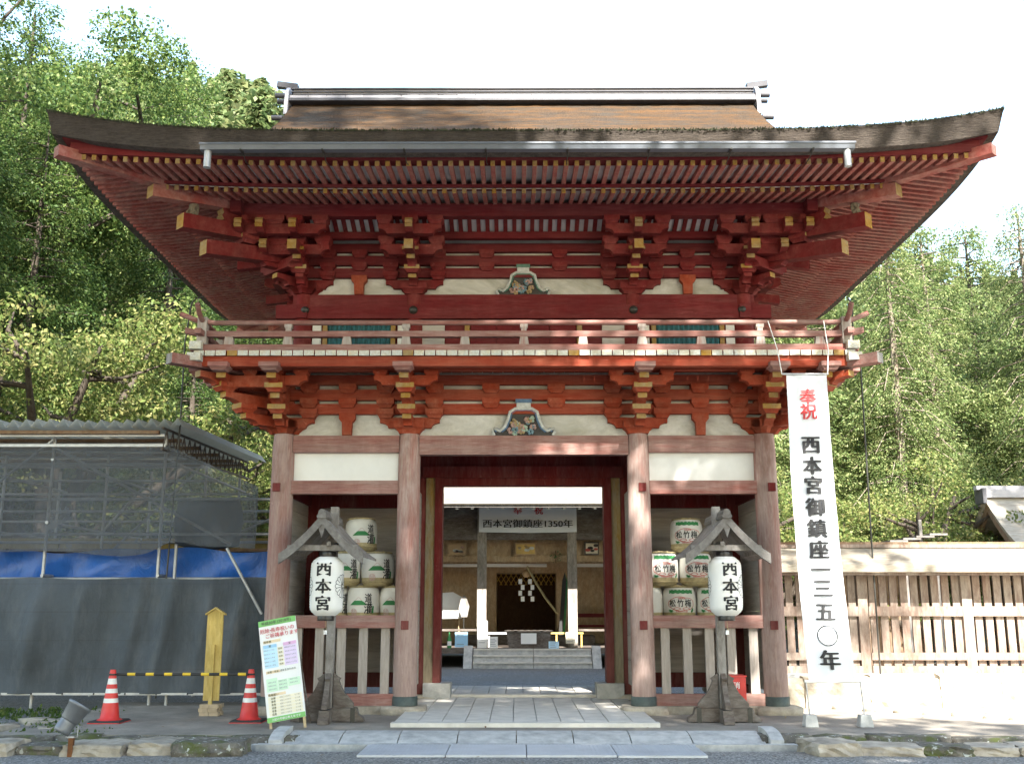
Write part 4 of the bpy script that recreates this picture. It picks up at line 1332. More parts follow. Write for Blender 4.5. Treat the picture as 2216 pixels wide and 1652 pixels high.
pb4 = MB(); strip(pb4, [(-.10, .262), (-.055, .305), (-.035, .302), (.0, .262)], .005)
pb_hill = pb4.mesh('hill_outline', [M['paleprint']])

def barrel(kind, loc, rz, label, tilt=0.0, back=False):
    o = inst('sake_barrel', bodym, None, loc, (tilt, 0, rz))
    tag(o, label, 'sake barrel', 'sake barrels stacked in the gate alcoves')
    inst('rope', ropem[0], o); inst('rope', ropem[1], o); inst('lid_rope', knotm, o)
    if kind == 'A':
        inst('lettering', pa_text, o); inst('red_outline', pa_red, o); inst('green_print', pa_green, o)
    else:
        inst('lettering', pb_text, o); inst('green_hill', pb_green, o); inst('seal_print', pb_seal, o); inst('hill_outline', pb_hill, o)
    return o
ZB = 1.046
barrel('A', (2.10, .55, ZB), R(0), 'white barrel with plum-shaped red outline, bottom row between the column and the lantern')
barrel('A', (2.56, .57, ZB), R(-8), 'red-outlined barrel of the bottom row half hidden by the paper lantern')
barrel('A', (1.67, .60, ZB), R(-95), 'barrel turned to show its straw side, bottom row against the inner column', )
barrel('A', (1.88, .56, ZB + .455), R(10), 'red-outlined barrel of the middle row half hidden behind the inner column')
barrel('A', (2.34, .56, ZB + .455), R(2), 'red-outlined barrel of the middle row beside the lantern roof')
barrel('A', (2.24, .62, ZB + .91), R(-4), 'single red-outlined barrel on top of the stack by the fire box')
barrel('B', (-2.17, .55, ZB), R(3), 'barrel with green hill print, middle of the bottom row behind the sign board side')
barrel('B', (-2.60, .57, ZB), R(40), 'green-hill barrel of the bottom row tucked behind the paper lantern')
barrel('B', (-1.74, .60, ZB), R(0), 'green-hill barrel of the bottom row cut off by the inner column')
barrel('B', (-2.44, .56, ZB + .455), R(20), 'glossy green-hill barrel of the middle row just beside the lantern top')
barrel('B', (-1.99, .56, ZB + .455), R(18), 'plastic-wrapped green-hill barrel of the middle row nearest the inner column')
barrel('B', (-2.23, .60, ZB + .91), R(22), 'yellowed green-hill barrel alone on top of its stack', R(-4))

# ------------------------------------------------------------------ lantern stands and paper lanterns
def lantern_stand(x, mirror, label, rdx):
    o = empty('lantern_stand', (x, -1.0, ZP))
    tag(o, label, 'lantern stand', 'lantern stands before the gate')
    s_ = -1 if mirror else 1
    gm, dm = M['greyw'], M['darkw']
    MB().box(-.047, .047, -.045, .045, .12, 2.53).build('post', M['greyw'], o)
    # crossed feet
    foot = [(-.43, 0), (.43, 0), (.42, .04), (.36, .08), (.34, .15), (-.34, .15), (-.36, .08), (-.42, .04)]
    MB().prism([(a * 1.0, b_ + .012) for a, b_ in foot][::1], -.065, .065, 'y').build('foot', dm, o)
    MB().prism([(a * .85, b_ + .0) for a, b_ in foot], -.06, .06, 'x').build('foot', dm, o, (0, 0, .004))
    # curved braces, one on each side of the post
    br = [(.056, .165), (.30, .165), (.30, .21), (.25, .27), (.19, .33), (.15, .40), (.12, .47), (.14, .50), (.10, .52), (.056, .56)]
    for k in range(4):
        MB().prism(br, -.03, .03, 'y').build('brace', dm, o, (0, 0, 0), (0, 0, k * math.pi / 2))
    for sx in (-.30, .30):
        mb = MB(); mb.box(sx - .028, sx + .028, -.07, .07, .0, .166); mb.build('iron_strap', M['nail'], o)
    # small gabled roof, ridge along Y, gable towards the camera
    ro = empty('roof', (rdx, 0, 0), 0, o)
    def prof(t): return (.50 * t, 2.40 - .47 * t + .16 * (t * t - t) * 1.0)
    n = 8
    up = [prof(i / n) for i in range(n + 1)]
    for sg in (-1, 1):
        vs = []
        for y in (-.40, .78):
            for px, pz in up: vs.append((sg * px, y, pz))
            for px, pz in up: vs.append((sg * px, y, pz - .028))
        q = n + 1; fs = []
        for i in range(n):
            fs += [(i, i + 1, 2 * q + i + 1, 2 * q + i), (q + i, 3 * q + i, 3 * q + i + 1, q + i + 1), (i, q + i, q + i + 1, i + 1), (2 * q + i, 2 * q + i + 1, 3 * q + i + 1, 3 * q + i)]
        fs.append((n, q + n, 3 * q + n, 2 * q + n))
        mb = MB(); mb.add(vs, fs); mb.build('roof_slope', gm, ro)
        # barge board on the gable
        vs = []
        for px, pz in up: vs += [(sg * px, -.43, pz + .015), (sg * px, -.43, pz - .105), (sg * px, -.385, pz - .105), (sg * px, -.385, pz + .015)]
        mb = MB(); mb.add(vs, [(i * 4 + k, i * 4 + (k + 1) % 4, i * 4 + 4 + (k + 1) % 4, i * 4 + 4 + k) for i in range(n) for k in range(4)] + [(n * 4, n * 4 + 1, n * 4 + 2, n * 4 + 3)])
        mb.build('barge_board', M['greywl'], ro)
        # tie under the eaves
        mb = MB(); mb.box(sg * .40 - .02, sg * .40 + .02, -.36, .7, 1.945, 1.99); mb.build('eave_rail', gm, ro)
    mb = MB(); mb.prism([(-.05, 2.36), (.05, 2.36), (.062, 2.385), (.045, 2.41), (.042, 2.44), (.022, 2.465), (0, 2.47), (-.022, 2.465), (-.042, 2.44), (-.045, 2.41), (-.062, 2.385)], -.448, .79, 'y'); mb.build('ridge_cap', M['greywl'], ro)
    mb = MB(); mb.prism([(-.05, 2.28), (0, 2.13), (.05, 2.28), (.045, 2.32), (.02, 2.345), (-.02, 2.345), (-.045, 2.32)], -.42, -.395, 'y'); mb.build('pendant', M['greywl'], ro)
    mb = MB(); mb.box(-.42, .42, -.33, -.25, 1.985, 2.05); mb.build('tie_beam', gm, ro)
    mb = MB(); mb.box(-.025, .025, -.36, .06, 2.04, 2.09); mb.build('hanger_arm', gm, o)
    return o
M['greywl'] = wood('pale_silvered_timber', (0.145, 0.132, 0.12), (0.24, 0.225, 0.208), .5, (1, 1, 1))
lantern_stand(-2.33, False, 'grey roofed timber stand holding the paper lantern beside the sign board', -.08)
lantern_stand(2.35, True, 'grey roofed timber stand holding the paper lantern beside the red fire box', .05)

def lan_r(z):
    t = abs(z) / .345
    return .198 * (1 - .06 * t * t - .38 * max(0, t - .72) / .28 * max(0, t - .72) / .28)
def lantern(x, y, z, label, crest_angles, rz=0):
    o = empty('paper_lantern', (x, y, z), rz)
    tag(o, label, 'lantern', 'paper lanterns lettered in black')
    pr = []
    n = 46
    for i in range(n + 1):
        zz = -.345 + .69 * i / n
        pr.append((lan_r(zz) + (.0028 if i % 2 else -.0018), zz))
    MB().lathe(pr, 32, 0, (0, 0, 0), True, False).build('paper_body', M['lantern'], o)
    for zz in (-.40, .345): MB().lathe([(.098, 0), (.10, .01), (.10, .05), (.096, .06)], 20, 0, (0, 0, zz)).build('rim', M['blackgloss'], o)
    def wr(vs, x0, z0, off=.005):
        out = []
        for v_ in vs:
            zz = z0 + v_[1]; r_ = lan_r(zz) + off + (v_[2] if len(v_) > 2 else 0); a = (x0 + v_[0]) / .198
            out.append((r_ * math.sin(a), -r_ * math.cos(a), zz))
        return out
    for k, ch in enumerate('西本宮'):
        vs, fs = text_cached(ch, .178, (.034, .026), 1.14)
        mb = MB(); mb.add(wr(vs, 0, .195 - .195 * k), fs); mb.build('character', M['black'], o)
    for ca in crest_angles:
        mb = MB(); R0 = .125
        for k in range(16):
            a0 = 2 * math.pi * k / 16
            # petal: wedge with rounded end
            pts = []
            for j in range(9):
                t = -1 + 2 * j / 8
                pts.append(((R0 + .014 * math.cos(t * math.pi / 2)) * math.cos(a0 + t * .19), (R0 + .014 * math.cos(t * math.pi / 2)) * math.sin(a0 + t * .19)))
            line = [(0.016 * math.cos(a0 - .19), .016 * math.sin(a0 - .19))] + pts
            L_ = []
            for i in range(len(line)):
                a = Vector(line[max(0, i - 1)]); b_ = Vector(line[min(len(line) - 1, i + 1)]); d = (b_ - a).normalized(); nn = Vector((-d.y, d.x)) * .0032
                L_ += [(line[i][0] + nn.x, line[i][1] + nn.y), (line[i][0] - nn.x, line[i][1] - nn.y)]
            vv = wr([(q[0] * .9, q[1]) for q in L_], ca * .198, .0)
            mb.add(vv, [(2 * i, 2 * i + 1, 2 * i + 3, 2 * i + 2) for i in range(len(line) - 1)])
        mb.build('petal_crest', M['black'], o)
    MB().tube([(0, 0, .40), (0, .03, .56)], .006, 5).build('hanging_wire', M['nail'], o)
    MB().tube([(0, 0, -.40), (0.01, 0, -.52)], .004, 5).build('cord', M['rope'], o)
    MB().box(-.02, .02, -.006, .006, -.56, -.51).build('paper_tag', M['white'], o)
    return o
M['blackgloss'] = simple('black_lacquer', (0.015, 0.014, 0.014), .35, .2, 8, bmp=0)
lantern(-2.36, -1.22, 1.47, 'white paper lantern with black characters hanging beside the sign board', (R(78), R(-78)), R(-3))
lantern(2.39, -1.22, 1.47, 'white paper lantern with black characters hanging beside the red fire box', (R(62), R(-110)), R(8))

# ------------------------------------------------------------------ sign board
sb = empty('sign_board', (-2.72, -1.65, ZP), 0)
tag(sb, 'tall white notice board with green bands leaning on a timber frame', 'sign')
SBW, SBH = .43, 1.13
T = Matrix.Translation((0, -.02, .10)) @ Matrix.Rotation(R(9.0), 4, 'Y') @ Matrix.Rotation(R(-8), 4, 'X') if False else Matrix.Translation((.06, -.10, .10)) @ Matrix.Rotation(R(-10.5), 4, 'Y') @ Matrix.Rotation(R(-9), 4, 'X')
def sbx(name, x0, x1, z0, z1, m, d=0.0, th_=.002):
    mb = MB(); mb.box(x0, x1, -d - th_, -d, z0, z1, 0, T); return mb.build(name, m, sb)
def sm(name, c): 
    M[name] = simple(name, c, .6, .06, 5, bmp=0); return M[name]
panel = MB(); panel.box(-SBW / 2, SBW / 2, 0, .018, 0, SBH, 0, T); panel.build('panel', M['white'], sb)
for xx in (-.19, .19):
    mb = MB(); mb.box(xx - .014, xx + .014, .019, .043, -.115 + (-.02 if xx < 0 else .0), SBH - .04, 0, T); mb.build('leg', M['pine'] if 'pine' in M else M['straw'], sb)
for xx in (-.19, .19):
    mb = MB(); mb.tube([tuple(T @ Vector((xx, .05, SBH - .1))), (xx + .02, .50, .004)], .012, 6); mb.build('rear_leg', M['darkw'], sb)
sbx('header_band', -SBW / 2, SBW / 2, SBH - .065, SBH, sm('signgreen', (.20, .50, .14)), .001)
sbx('footer_band', -SBW / 2, SBW / 2, 0, .055, M['signgreen'], .001)
def stext(body, size, x, z, m, bold=.01, name='lettering'):
    vs, fs = text_cached(body, size, bold)
    mb = MB(); mb.add([tuple(T @ Vector((x + v_[0], -.0055 - v_[2], z + v_[1]))) for v_ in vs], fs); return mb.build(name, m, sb)
dg_ = sm('signdark', (.09, .12, .08)); rd = sm('signred', (.60, .10, .12)); gy_ = sm('signgrey', (.22, .24, .28))
stext('平成30年', .044, -.095, SBH - .033, dg_); stext('(2018年)', .044, .085, SBH - .033, dg_)
stext('厄除', .055, -.15, SBH - .12, rd); stext('長寿祝いの', .055, .055, SBH - .12, rd); stext('・', .055, -.085, SBH - .12, rd); stext('ご祈祷承ります', .055, .045, SBH - .18, rd)
sbx('heading_band', -.18, .02, SBH - .26, SBH - .23, sm('signtan', (.80, .64, .42)), .001); stext('厄年表', .03, -.13, SBH - .245, dg_)
sbx('blue_block', -.185, -.03, SBH - .54, SBH - .28, sm('signblue', (.52, .74, .88)), .001)
sbx('blue_head', -.185, -.03, SBH - .315, SBH - .28, sm('signblue2', (.33, .58, .80)), .003)
sbx('pink_block', .045, .195, SBH - .54, SBH - .28, sm('signlilac', (.74, .62, .82)), .001)
sbx('pink_head', .045, .195, SBH - .315, SBH - .28, sm('signpink', (.74, .45, .68)), .003)
stext('男', .028, -.108, SBH - .298, dg_); stext('女', .028, .12, SBH - .298, dg_)
for k in range(5):
    zz = SBH - .34 - k * .043
    stext('昭和五十二年生', .018, -.12, zz, gy_, .0); stext('昭和五十七年生', .018, .12, zz, gy_, .0)
    sbx('cream_cell', -.025, .04, zz - .016, zz + .016, sm('signcream%d' % k, (.84, .78, .60)), .001); stext('厄年', .022, .008, zz, dg_)
sbx('heading_band', -.18, -.02, SBH - .60, SBH - .57, M['signtan'], .001); stext('年男・年女  戌年生まれの方', .026, .0, SBH - .585, dg_)
sbx('green_block', -.185, -.06, SBH - .80, SBH - .655, sm('signpale', (.60, .80, .60)), .001); sbx('green_block', -.055, .055, SBH - .80, SBH - .685, M['signpale'], .001); sbx('green_block', .06, .195, SBH - .77, SBH - .685, M['signpale'], .001)
for k in range(3):
    for xx in (-.12, 0, .125): 
        if not (xx > .1 and k == 2): stext('昭和九年生', .018, xx, SBH - .70 - k * .037, gy_, 0)
sbx('heading_band', -.18, .02, SBH - .85, SBH - .82, M['signtan'], .001); stext('長寿祝い', .03, -.12, SBH - .835, dg_)
for k, w_ in enumerate(('古稀', '喜寿', '傘寿', '米寿', '卒寿', '白寿')):
    zz = SBH - .875 - k * .0345
    sbx('cream_row', -.185, .195, zz - .015, zz + .015, M['signcream0'], .001)
    stext(w_, .026, -.125, zz, dg_); stext('昭和二十四年生', .018, .01, zz, gy_, 0); stext('七十歳', .02, .145, zz, gy_, 0)
stext('上記の年齢は数え年です', .03, 0, .027, M['white'])

# ------------------------------------------------------------------ traffic cones and bar
M['conered'] = simple('cone_red_plastic', (0.60, 0.035, 0.03), .45, .15, 6, bmp=0)
M['coneband'] = simple('reflective_white_band', (0.72, 0.72, 0.70), .4, .08, 6, bmp=0)
M['blackp'] = simple('black_rubber', (0.03, 0.03, 0.03), .7, .3, 8, bmp=0)
M['baryel'] = simple('yellow_plastic', (0.72, 0.50, 0.03), .45, .1, 6, bmp=0)
def cone(x, y, label):
    o = empty('traffic_cone', (x, y, ZP)); tag(o, label, 'traffic cone', 'traffic cones by the scaffold')
    def r_(z): return .118 - (.118 - .032) * z / .60
    zs_ = [.03, .16, .225, .275, .335, .385, .435, .50, .58, .60]
    mi = [0, 0, 1, 0, 1, 0, 1, 0, 0]
    pr = [(r_(z), z) for z in zs_]
    MB().lathe([(.15, .028), (r_(.06), .05)] + pr[1:], 24, [0, 0] + mi[1:]).build('cone_body', [M['conered'], M['coneband']], o)
    MB().loft([(.185, .185, 0), (.185, .185, .014), (.17, .17, .03)]).build('base', M['blackp'], o)
    MB().loft([(.188, .188, -.0), (.188, .188, .008)]).build('base_rim', M['conered'], o, (0, 0, .001))
    MB().lathe([(.045, .535), (.052, .545), (.045, .555)], 16).build('ring', M['blackp'], o)
    return o
cone(-4.90, -1.05, 'red and white traffic cone standing in the open left of the yellow plank post')
cone(-3.27, -.98, 'red and white traffic cone half hidden behind the notice board')
bar = empty('barrier_bar', (-4.08, -1.02, ZP + .545)); tag(bar, 'yellow and black striped bar resting between the two cones', 'barrier bar')
x = -.78; k = 0
segs = []
while x < .77:
    w = .095 if k % 2 else .125
    mb = MB().tube([(x, 0, 0), (min(x + w, .78), 0, 0)], .0175 if k % 2 == 0 else .018, 12); mb.build('stripe', M['blackp'] if k % 2 == 0 else M['baryel'], bar); x += w; k += 1

# ------------------------------------------------------------------ yellow plank post on a brick base
M['plank'] = wood('fresh_yellow_plank', (0.52, 0.38, 0.11), (0.56, 0.44, 0.18), .4, (2, 2, .4))
M['brick'] = simple('tan_brick', (0.42, 0.33, 0.22), .9, .25, 9)
pp = empty('plank_post', (-3.93, -.28, ZP)); tag(pp, 'tall yellow wooden plank post with a small gable on a brick base', 'post')
MB().prism([(-.10, .18), (.10, .18), (.10, 1.24), (0, 1.30), (-.10, 1.24)], -.01, .02, 'y').build('board', M['plank'], pp)
for s_ in (-1, 1):
    mb = MB(); mb.add([(0, -.035, 1.325), (0, .045, 1.325), (s_ * .125, .045, 1.245), (s_ * .125, -.035, 1.245), (0, -.035, 1.305), (0, .045, 1.305), (s_ * .125, .045, 1.225), (s_ * .125, -.035, 1.225)], [(0, 1, 2, 3), (4, 7, 6, 5), (0, 3, 7, 4), (1, 5, 6, 2), (3, 2, 6, 7)])
    mb.build('cap_board', M['plank'], pp)
MB().box(-.022, .022, -.05, -.011, .04, .86).build('stake', M['plank'], pp)
bk = MB().box(-.058, .058, -.05, .05, 0, .045).mesh('brick', [M['brick']])
for row in range(3):
    for xx in ((-.075, .045) if row % 2 else (-.062, .062)):
        inst('brick', bk, pp, (xx, -.02, .002 + row * .047), (0, 0, R(random.uniform(-2, 2))))
        inst('brick', bk, pp, (xx + .01, .085, .002 + row * .047))

# ------------------------------------------------------------------ floodlight
fl = empty('floodlight', (-4.37, -3.42, ZG)); tag(fl, 'grey cylindrical floodlight on a short rusty stake tilted towards the gate', 'floodlight')
M['flood'] = simple('grey_aluminium', (0.20, 0.21, 0.225), .45, .12, 7, 0.5)
M['rust'] = wood('rusty_iron', (0.05, 0.03, 0.022), (0.26, 0.10, 0.03), .5, (1, 1, .5))
MB().box(-.022, .022, -.022, .022, -.05, .18).build('stake', M['rust'], fl)
MB().box(-.035, .035, -.03, .03, .175, .19).build('bracket_base', M['galv'], fl)
for s_ in (-1, 1):
    mb = MB(); mb.prism([(-.03, .18), (.03, .18), (.03, .27), (.015, .29), (-.015, .29), (-.03, .27)], s_ * .05 - .003, s_ * .05 + .003, 'x'); mb.build('bracket', M['galv'], fl, (0, 0, 0), (0, 0, R(20)))
hd = MB()
hd.lathe([(.052, -.135), (.078, -.13), (.08, -.11)], 28, 0)
pr = []
for i in range(16): pr.append((.081 + (.002 if i % 2 else -.002), -.11 + i * .0065))
hd.lathe(pr, 28, 0, (0, 0, 0), True, False)
hd.lathe([(.079, -.01), (.088, .0), (.108, .135), (.115, .137), (.118, .165), (.108, .168)], 28, 0, (0, 0, 0), True, True)
hd.build('lamp_head', M['flood'], fl, (-.035, 0, .335), (R(-18), R(28), 0))
MB().tube([(.02, 0, .0), (.10, .02, .03), (.16, .06, .01), (.25, .05, .04)], .008, 6).build('cable', M['galv'], fl)

# ------------------------------------------------------------------ tall banner
bn = empty('tall_banner', (3.5, -1.4, ZP)); tag(bn, 'tall white vertical banner with red and black characters tied to the balcony rail', 'banner')
M['bannerc'] = simple('white_banner_cloth', (0.70, 0.725, 0.755), .75, .05, 2, bmp=0)
BT0, BT1 = (3.275, -1.14, 4.06), (3.775, -1.14, 4.06)
BB0, BB1 = (3.25, -1.48, .40), (3.785, -1.48, .40)
def bpt(u, t):
    """u 0..1 across, t 0..1 from top to bottom"""
    a = [BT0[k] + (BB0[k] - BT0[k]) * t for k in range(3)]; b_ = [BT1[k] + (BB1[k] - BT1[k]) * t for k in range(3)]
    q = [a[k] + (b_[k] - a[k]) * u for k in range(3)]
    sag = .05 * math.sin(math.pi * t) * (1 - .0 * u)
    q[1] += sag + .012 * math.sin(u * 5 + t * 3) * math.sin(math.pi * t) + .006 * math.sin(u * 11 - t * 14)
    q[0] += -.018 * math.sin(math.pi * t)
    return q
nu, nv = 24, 100
vs = [bpt(i / nu, j / nv) for j in range(nv + 1) for i in range(nu + 1)]
mb = MB(); mb.add(vs, [(j * (nu + 1) + i, (j + 1) * (nu + 1) + i, (j + 1) * (nu + 1) + i + 1, j * (nu + 1) + i + 1) for j in range(nv) for i in range(nu)], 0, True)
cl = mb.build('cloth', M['bannerc'], bn)
cl.matrix_parent_inverse = Matrix.Translation((-3.5, 1.4, -ZP))
def on_banner(body, size, tc, m, bold, sx=1.0):
    vs, fs = text_cached(body, size, bold, sx)
    out = []
    for v_ in vs:
        u = .5 + v_[0] / .515; t = tc - v_[1] / 3.68
        q = bpt(u, t); out.append((q[0], q[1] - .016 - v_[2], q[2]))
    mb = MB(); mb.add(out, fs); o = mb.build('character', m, bn); o.matrix_parent_inverse = Matrix.Translation((-3.5, 1.4, -ZP)); return o
chars = [('奉', .076), ('祝', .128), ('西', .244), ('本', .313), ('宮', .379), ('御', .452), ('鎮', .522), ('座', .590), ('一', .655), ('三', .715), ('五', .789), ('〇', .862), ('年', .936)]
for i, (c_, t) in enumerate(chars):
    if c_ == '〇':
        ring = MB(); vv = []
        for k in range(48):
            a = 2 * math.pi * k / 48
            for r_ in (.119, .107): 
                q = bpt(.5 + r_ * math.cos(a) / .515, t - r_ * math.sin(a) / 3.68); vv.append((q[0], q[1] - .016, q[2]))
        ring.add(vv, [(2 * k, 2 * k + 1, (2 * k + 3) % 96, (2 * k + 2) % 96) for k in range(48)])
        o = ring.build('character', M['black'], bn); o.matrix_parent_inverse = Matrix.Translation((-3.5, 1.4, -ZP)); continue
    on_banner(c_, .235 if i > 1 else .215, t, M['redink'] if i < 2 else M['black'], (.046, .014) if i > 1 else (.028, .006))
def bw(name, mb, m):
    o = mb.build(name, m, bn); o.matrix_parent_inverse = Matrix.Translation((-3.5, 1.4, -ZP)); return o
bw('top_rod', MB().tube([(3.22, -1.145, 4.07), (3.80, -1.145, 4.07)], .013, 8), M['galv'])
bw('bottom_rod', MB().tube([(3.20, -1.485, .395), (3.85, -1.485, .395)], .016, 8), M['white'])
for xa, xb in ((3.22, 3.12), (3.79, 3.83)):
    bw('hanging_cord', MB().tube([(xa, -1.145, 4.07), ((xa + xb) / 2 + .02, -1.10, 4.40), (xb, -.985, 4.80)], .007, 5), M['white'])
for xx in (3.215, 3.835):
    bw('tie_cord', MB().tube([(xx, -1.485, .395), (xx + .01, -1.50, .20), (xx + .02, -1.50, .0)], .009, 6), M['galv'])
    mb = MB(); mb.loft([(.075, .075, 0), (.06, .06, .13)])
    o = mb.build('weight', M['stone'], bn, (xx + .02 - 3.5, -1.50 + 1.4, .004))

# ------------------------------------------------------------------ red fire box
fb = empty('fire_box', (2.57, -.62, ZP)); tag(fb, 'bright red fire extinguisher box with white characters behind the lantern stand', 'fire box')
MB().box(-.115, .115, -.12, .12, 0, .50).build('box', M['conered'], fb)
MB().box(-.125, .125, -.13, .13, .50, .515).build('lid', M['conered'], fb)
for k, ch in enumerate('消火器'):
    vs, fs = text_cached(ch, .085, .012)
    mb = MB(); mb.add([(v_[0], -.1225 - v_[2], .40 - k * .13 + v_[1]) for v_ in vs], fs); mb.build('character', M['white'], fb)
MB().tube([(.116, -.05, .3), (.14, -.05, .3), (.14, .05, .3), (.116, .05, .3)], .006, 5).build('handle', M['galv'], fb)
# ------------------------------------------------------------------ scaffold shelter on the left
def sheet_mat(name, col, opac, rough=.8):
    m, t, n, l, b = mat(name)
    v = coords(n, l, (1, 1, 1), 'Position')
    l.new(ramp(n, l, noise(n, l, 1.4, 6, .65, v), [(.3, tuple(c * .7 for c in col)), (.7, tuple(c * 1.15 for c in col))]), b.inputs['Base Color'])
    b.inputs['Roughness'].default_value = rough
    bump(n, l, b, noise(n, l, 2.6, 6, .6, coords(n, l, (1.3, 1.3, .55), 'Position'), 1.2), .8, .06)
    if name == 'grey_screen_sheet':
        base_c = b.inputs['Base Color'].links[0].from_socket
        geo = n.new('ShaderNodeNewGeometry'); spx = n.new('ShaderNodeSeparateXYZ'); l.new(geo.outputs['Position'], spx.inputs[0])
        md = n.new('ShaderNodeMath'); md.operation = 'FRACT'; ml = n.new('ShaderNodeMath'); ml.operation = 'MULTIPLY'; ml.inputs[1].default_value = 2.6
        l.new(spx.outputs[2], ml.inputs[0]); l.new(ml.outputs[0], md.inputs[0])
        seam = ramp(n, l, md.outputs[0], [(.0, (.5,) * 3), (.025, (.5,) * 3), (.04, (0,) * 3)])
        c2 = mixc(n, l, seam, base_c, (.05, .055, .06))
        c2 = mixc(n, l, ramp(n, l, noise(n, l, 3.5, 7, .75, coords(n, l, (1.2, 1.2, .35), 'Position')), [(.5, (0,) * 3), (.72, (.55,) * 3)]), c2, (.125, .135, .145))
        l.new(c2, b.inputs['Base Color'])
    if opac < 1:
        tr = n.new('ShaderNodeBsdfTransparent'); mx = n.new('ShaderNodeMixShader'); out = n['Material Output']
        mx.inputs[0].default_value = opac
        l.new(tr.outputs[0], mx.inputs[1]); l.new(b.outputs[0], mx.inputs[2]); l.new(mx.outputs[0], out.inputs[0])
    return m
M['meshsheet'] = sheet_mat('grey_mesh_sheet', (0.080, 0.092, 0.108), .73)
M['meshlow'] = sheet_mat('grey_screen_sheet', (0.070, 0.085, 0.100), .94)
M['tarp'] = sheet_mat('blue_tarpaulin', (0.02, 0.11, 0.42), 1.0, .38)
M['corr'] = sheet_mat('cream_corrugated_sheet', (0.55, 0.52, 0.42), 1.0, .5)
_n = M['corr'].node_tree.nodes; _l = M['corr'].node_tree.links
_t = _n.new('ShaderNodeBsdfTranslucent'); _t.inputs[0].default_value = (.6, .56, .44, 1)
_x = _n.new('ShaderNodeMixShader'); _x.inputs[0].default_value = .4
_l.new(_n['Principled BSDF'].outputs[0], _x.inputs[1]); _l.new(_t.outputs[0], _x.inputs[2]); _l.new(_x.outputs[0], _n['Material Output'].inputs[0])
sc = empty('scaffold', (-6, 1.0, -.15)); tag(sc, 'steel pipe scaffold with a corrugated sheet roof beside the gate', 'scaffold')
SI = Matrix.Translation((6, -1.0, .15))
def sp_(name, mb, m):
    o = mb.build(name, m, sc); o.matrix_parent_inverse = SI; return o
for y in (1.15, 3.2, 5.3):
    for x in (-10.2, -8.5, -6.82, -5.19):
        sp_('pole', MB().tube([(x, y, -.15), (x, y, 3.66)], .024, 10), M['galv'])
for (x, y, z1) in ((-4.94, 1.12, 2.1), (-3.62, 1.2, 2.9), (-3.62, 3.2, 2.9)):
    sp_('pole', MB().tube([(x, y, -.15), (x, y, z1)], .024, 10), M['galv'])
for y in (1.2, 3.2, 5.3):
    for z in (1.62, 2.25, 2.75, 3.25):
        sp_('ledger', MB().tube([(-10.4, y + .05, z), (-3.55 if z < 2.9 else -5.0, y + .05, z)], .022, 8), M['galv'])
for z in (1.66, 2.4, 3.3):
    for x in (-8.5, -6.82, -5.19): sp_('transom', MB().tube([(x + .05, 1.0, z), (x + .05, 5.5, z)], .022, 8), M['galv'])
for a, b_ in (((-8.5, 1.1, 2.2), (-6.82, 1.1, 3.6)), ((-6.82, 1.1, 3.5), (-4.2, 1.25, 2.1)), ((-4.16, .90, 2.03), (-3.62, .88, 1.13)), ((-6.8, 3.3, 2.0), (-5.2, 3.3, 3.6)), ((-8.4, 5.2, 1.6), (-6.9, 5.2, 3.4)), ((-5.1, 3.25, 2.2), (-3.7, 3.25, 2.8))):
    sp_('brace', MB().tube([a, b_], .022, 8), M['galv'])
# corrugated roof: several sheets side by side
wl, am = .185, .062
x = -10.6; k = 0
while x < -5.2:
    w = wl * 4; mb = MB(); pts = []
    for i in range(9):
        pts.append((x + i * wl / 2, (am if i % 2 else -am) + random.uniform(-.006, .006)))
    vs = []
    for (px, pz) in pts:
        vs += [(px, .72 - .02 * (k % 2), 3.77 + pz + .01 * (k % 2)), (px, 5.75, 3.93 + pz + .01 * (k % 2))]
    mb.add(vs, [(2 * i, 2 * i + 2, 2 * i + 3, 2 * i + 1) for i in range(8)])
    sp_('roof_sheet', mb, M['corr']); x += w - .02; k += 1
for y in (.9, 1.9, 2.9, 3.9, 4.9, 5.6):
    z = 3.675 + (y - .72) * .032
    sp_('purlin', MB().box(-10.5, -5.22, y - .03, y + .03, z - .03, z + .02), M['brownw'])
    sp_('purlin_angle', MB().box(-10.5, -5.16, y + .05, y + .08, z - .06, z - .02), M['galv'])
# lattice girder along the roof's open end
for x in (-5.14,):
    sp_('girder_chord', MB().tube([(x, .8, 3.72), (x, 5.7, 3.87)], .02, 6), M['darkw'])
    sp_('girder_chord', MB().tube([(x, .8, 3.42), (x, 5.7, 3.57)], .02, 6), M['darkw'])
    for i in range(18):
        y = .85 + i * .27
        sp_('girder_web', MB().tube([(x, y, 3.42 + (y - .8) * .031), (x, y + .135, 3.72 + (y - .66) * .031), ], .010, 5), M['darkw'])
        sp_('girder_web', MB().tube([(x, y + .135, 3.72 + (y - .66) * .031), (x, y + .27, 3.42 + (y - .53) * .031)], .010, 5), M['darkw'])
# plywood boards stored on the working level
for k in range(5):
    sp_('stage_board', MB().box(-10.2 + k * 1.35, -10.2 + k * 1.35 + 1.3, 1.5, 2.1, 2.02, 2.06), M['brownw'])
sp_('timber_panel', MB().box(-10.2, -5.2, 5.35, 5.4, 1.9, 2.35), M['brownw'])
for k in range(5):
    sp_('rear_board', MB().box(-10.2 + k * 1.33, -10.2 + k * 1.33 + 1.3, 3.30, 3.33, 2.06, 2.32), M['plank'])

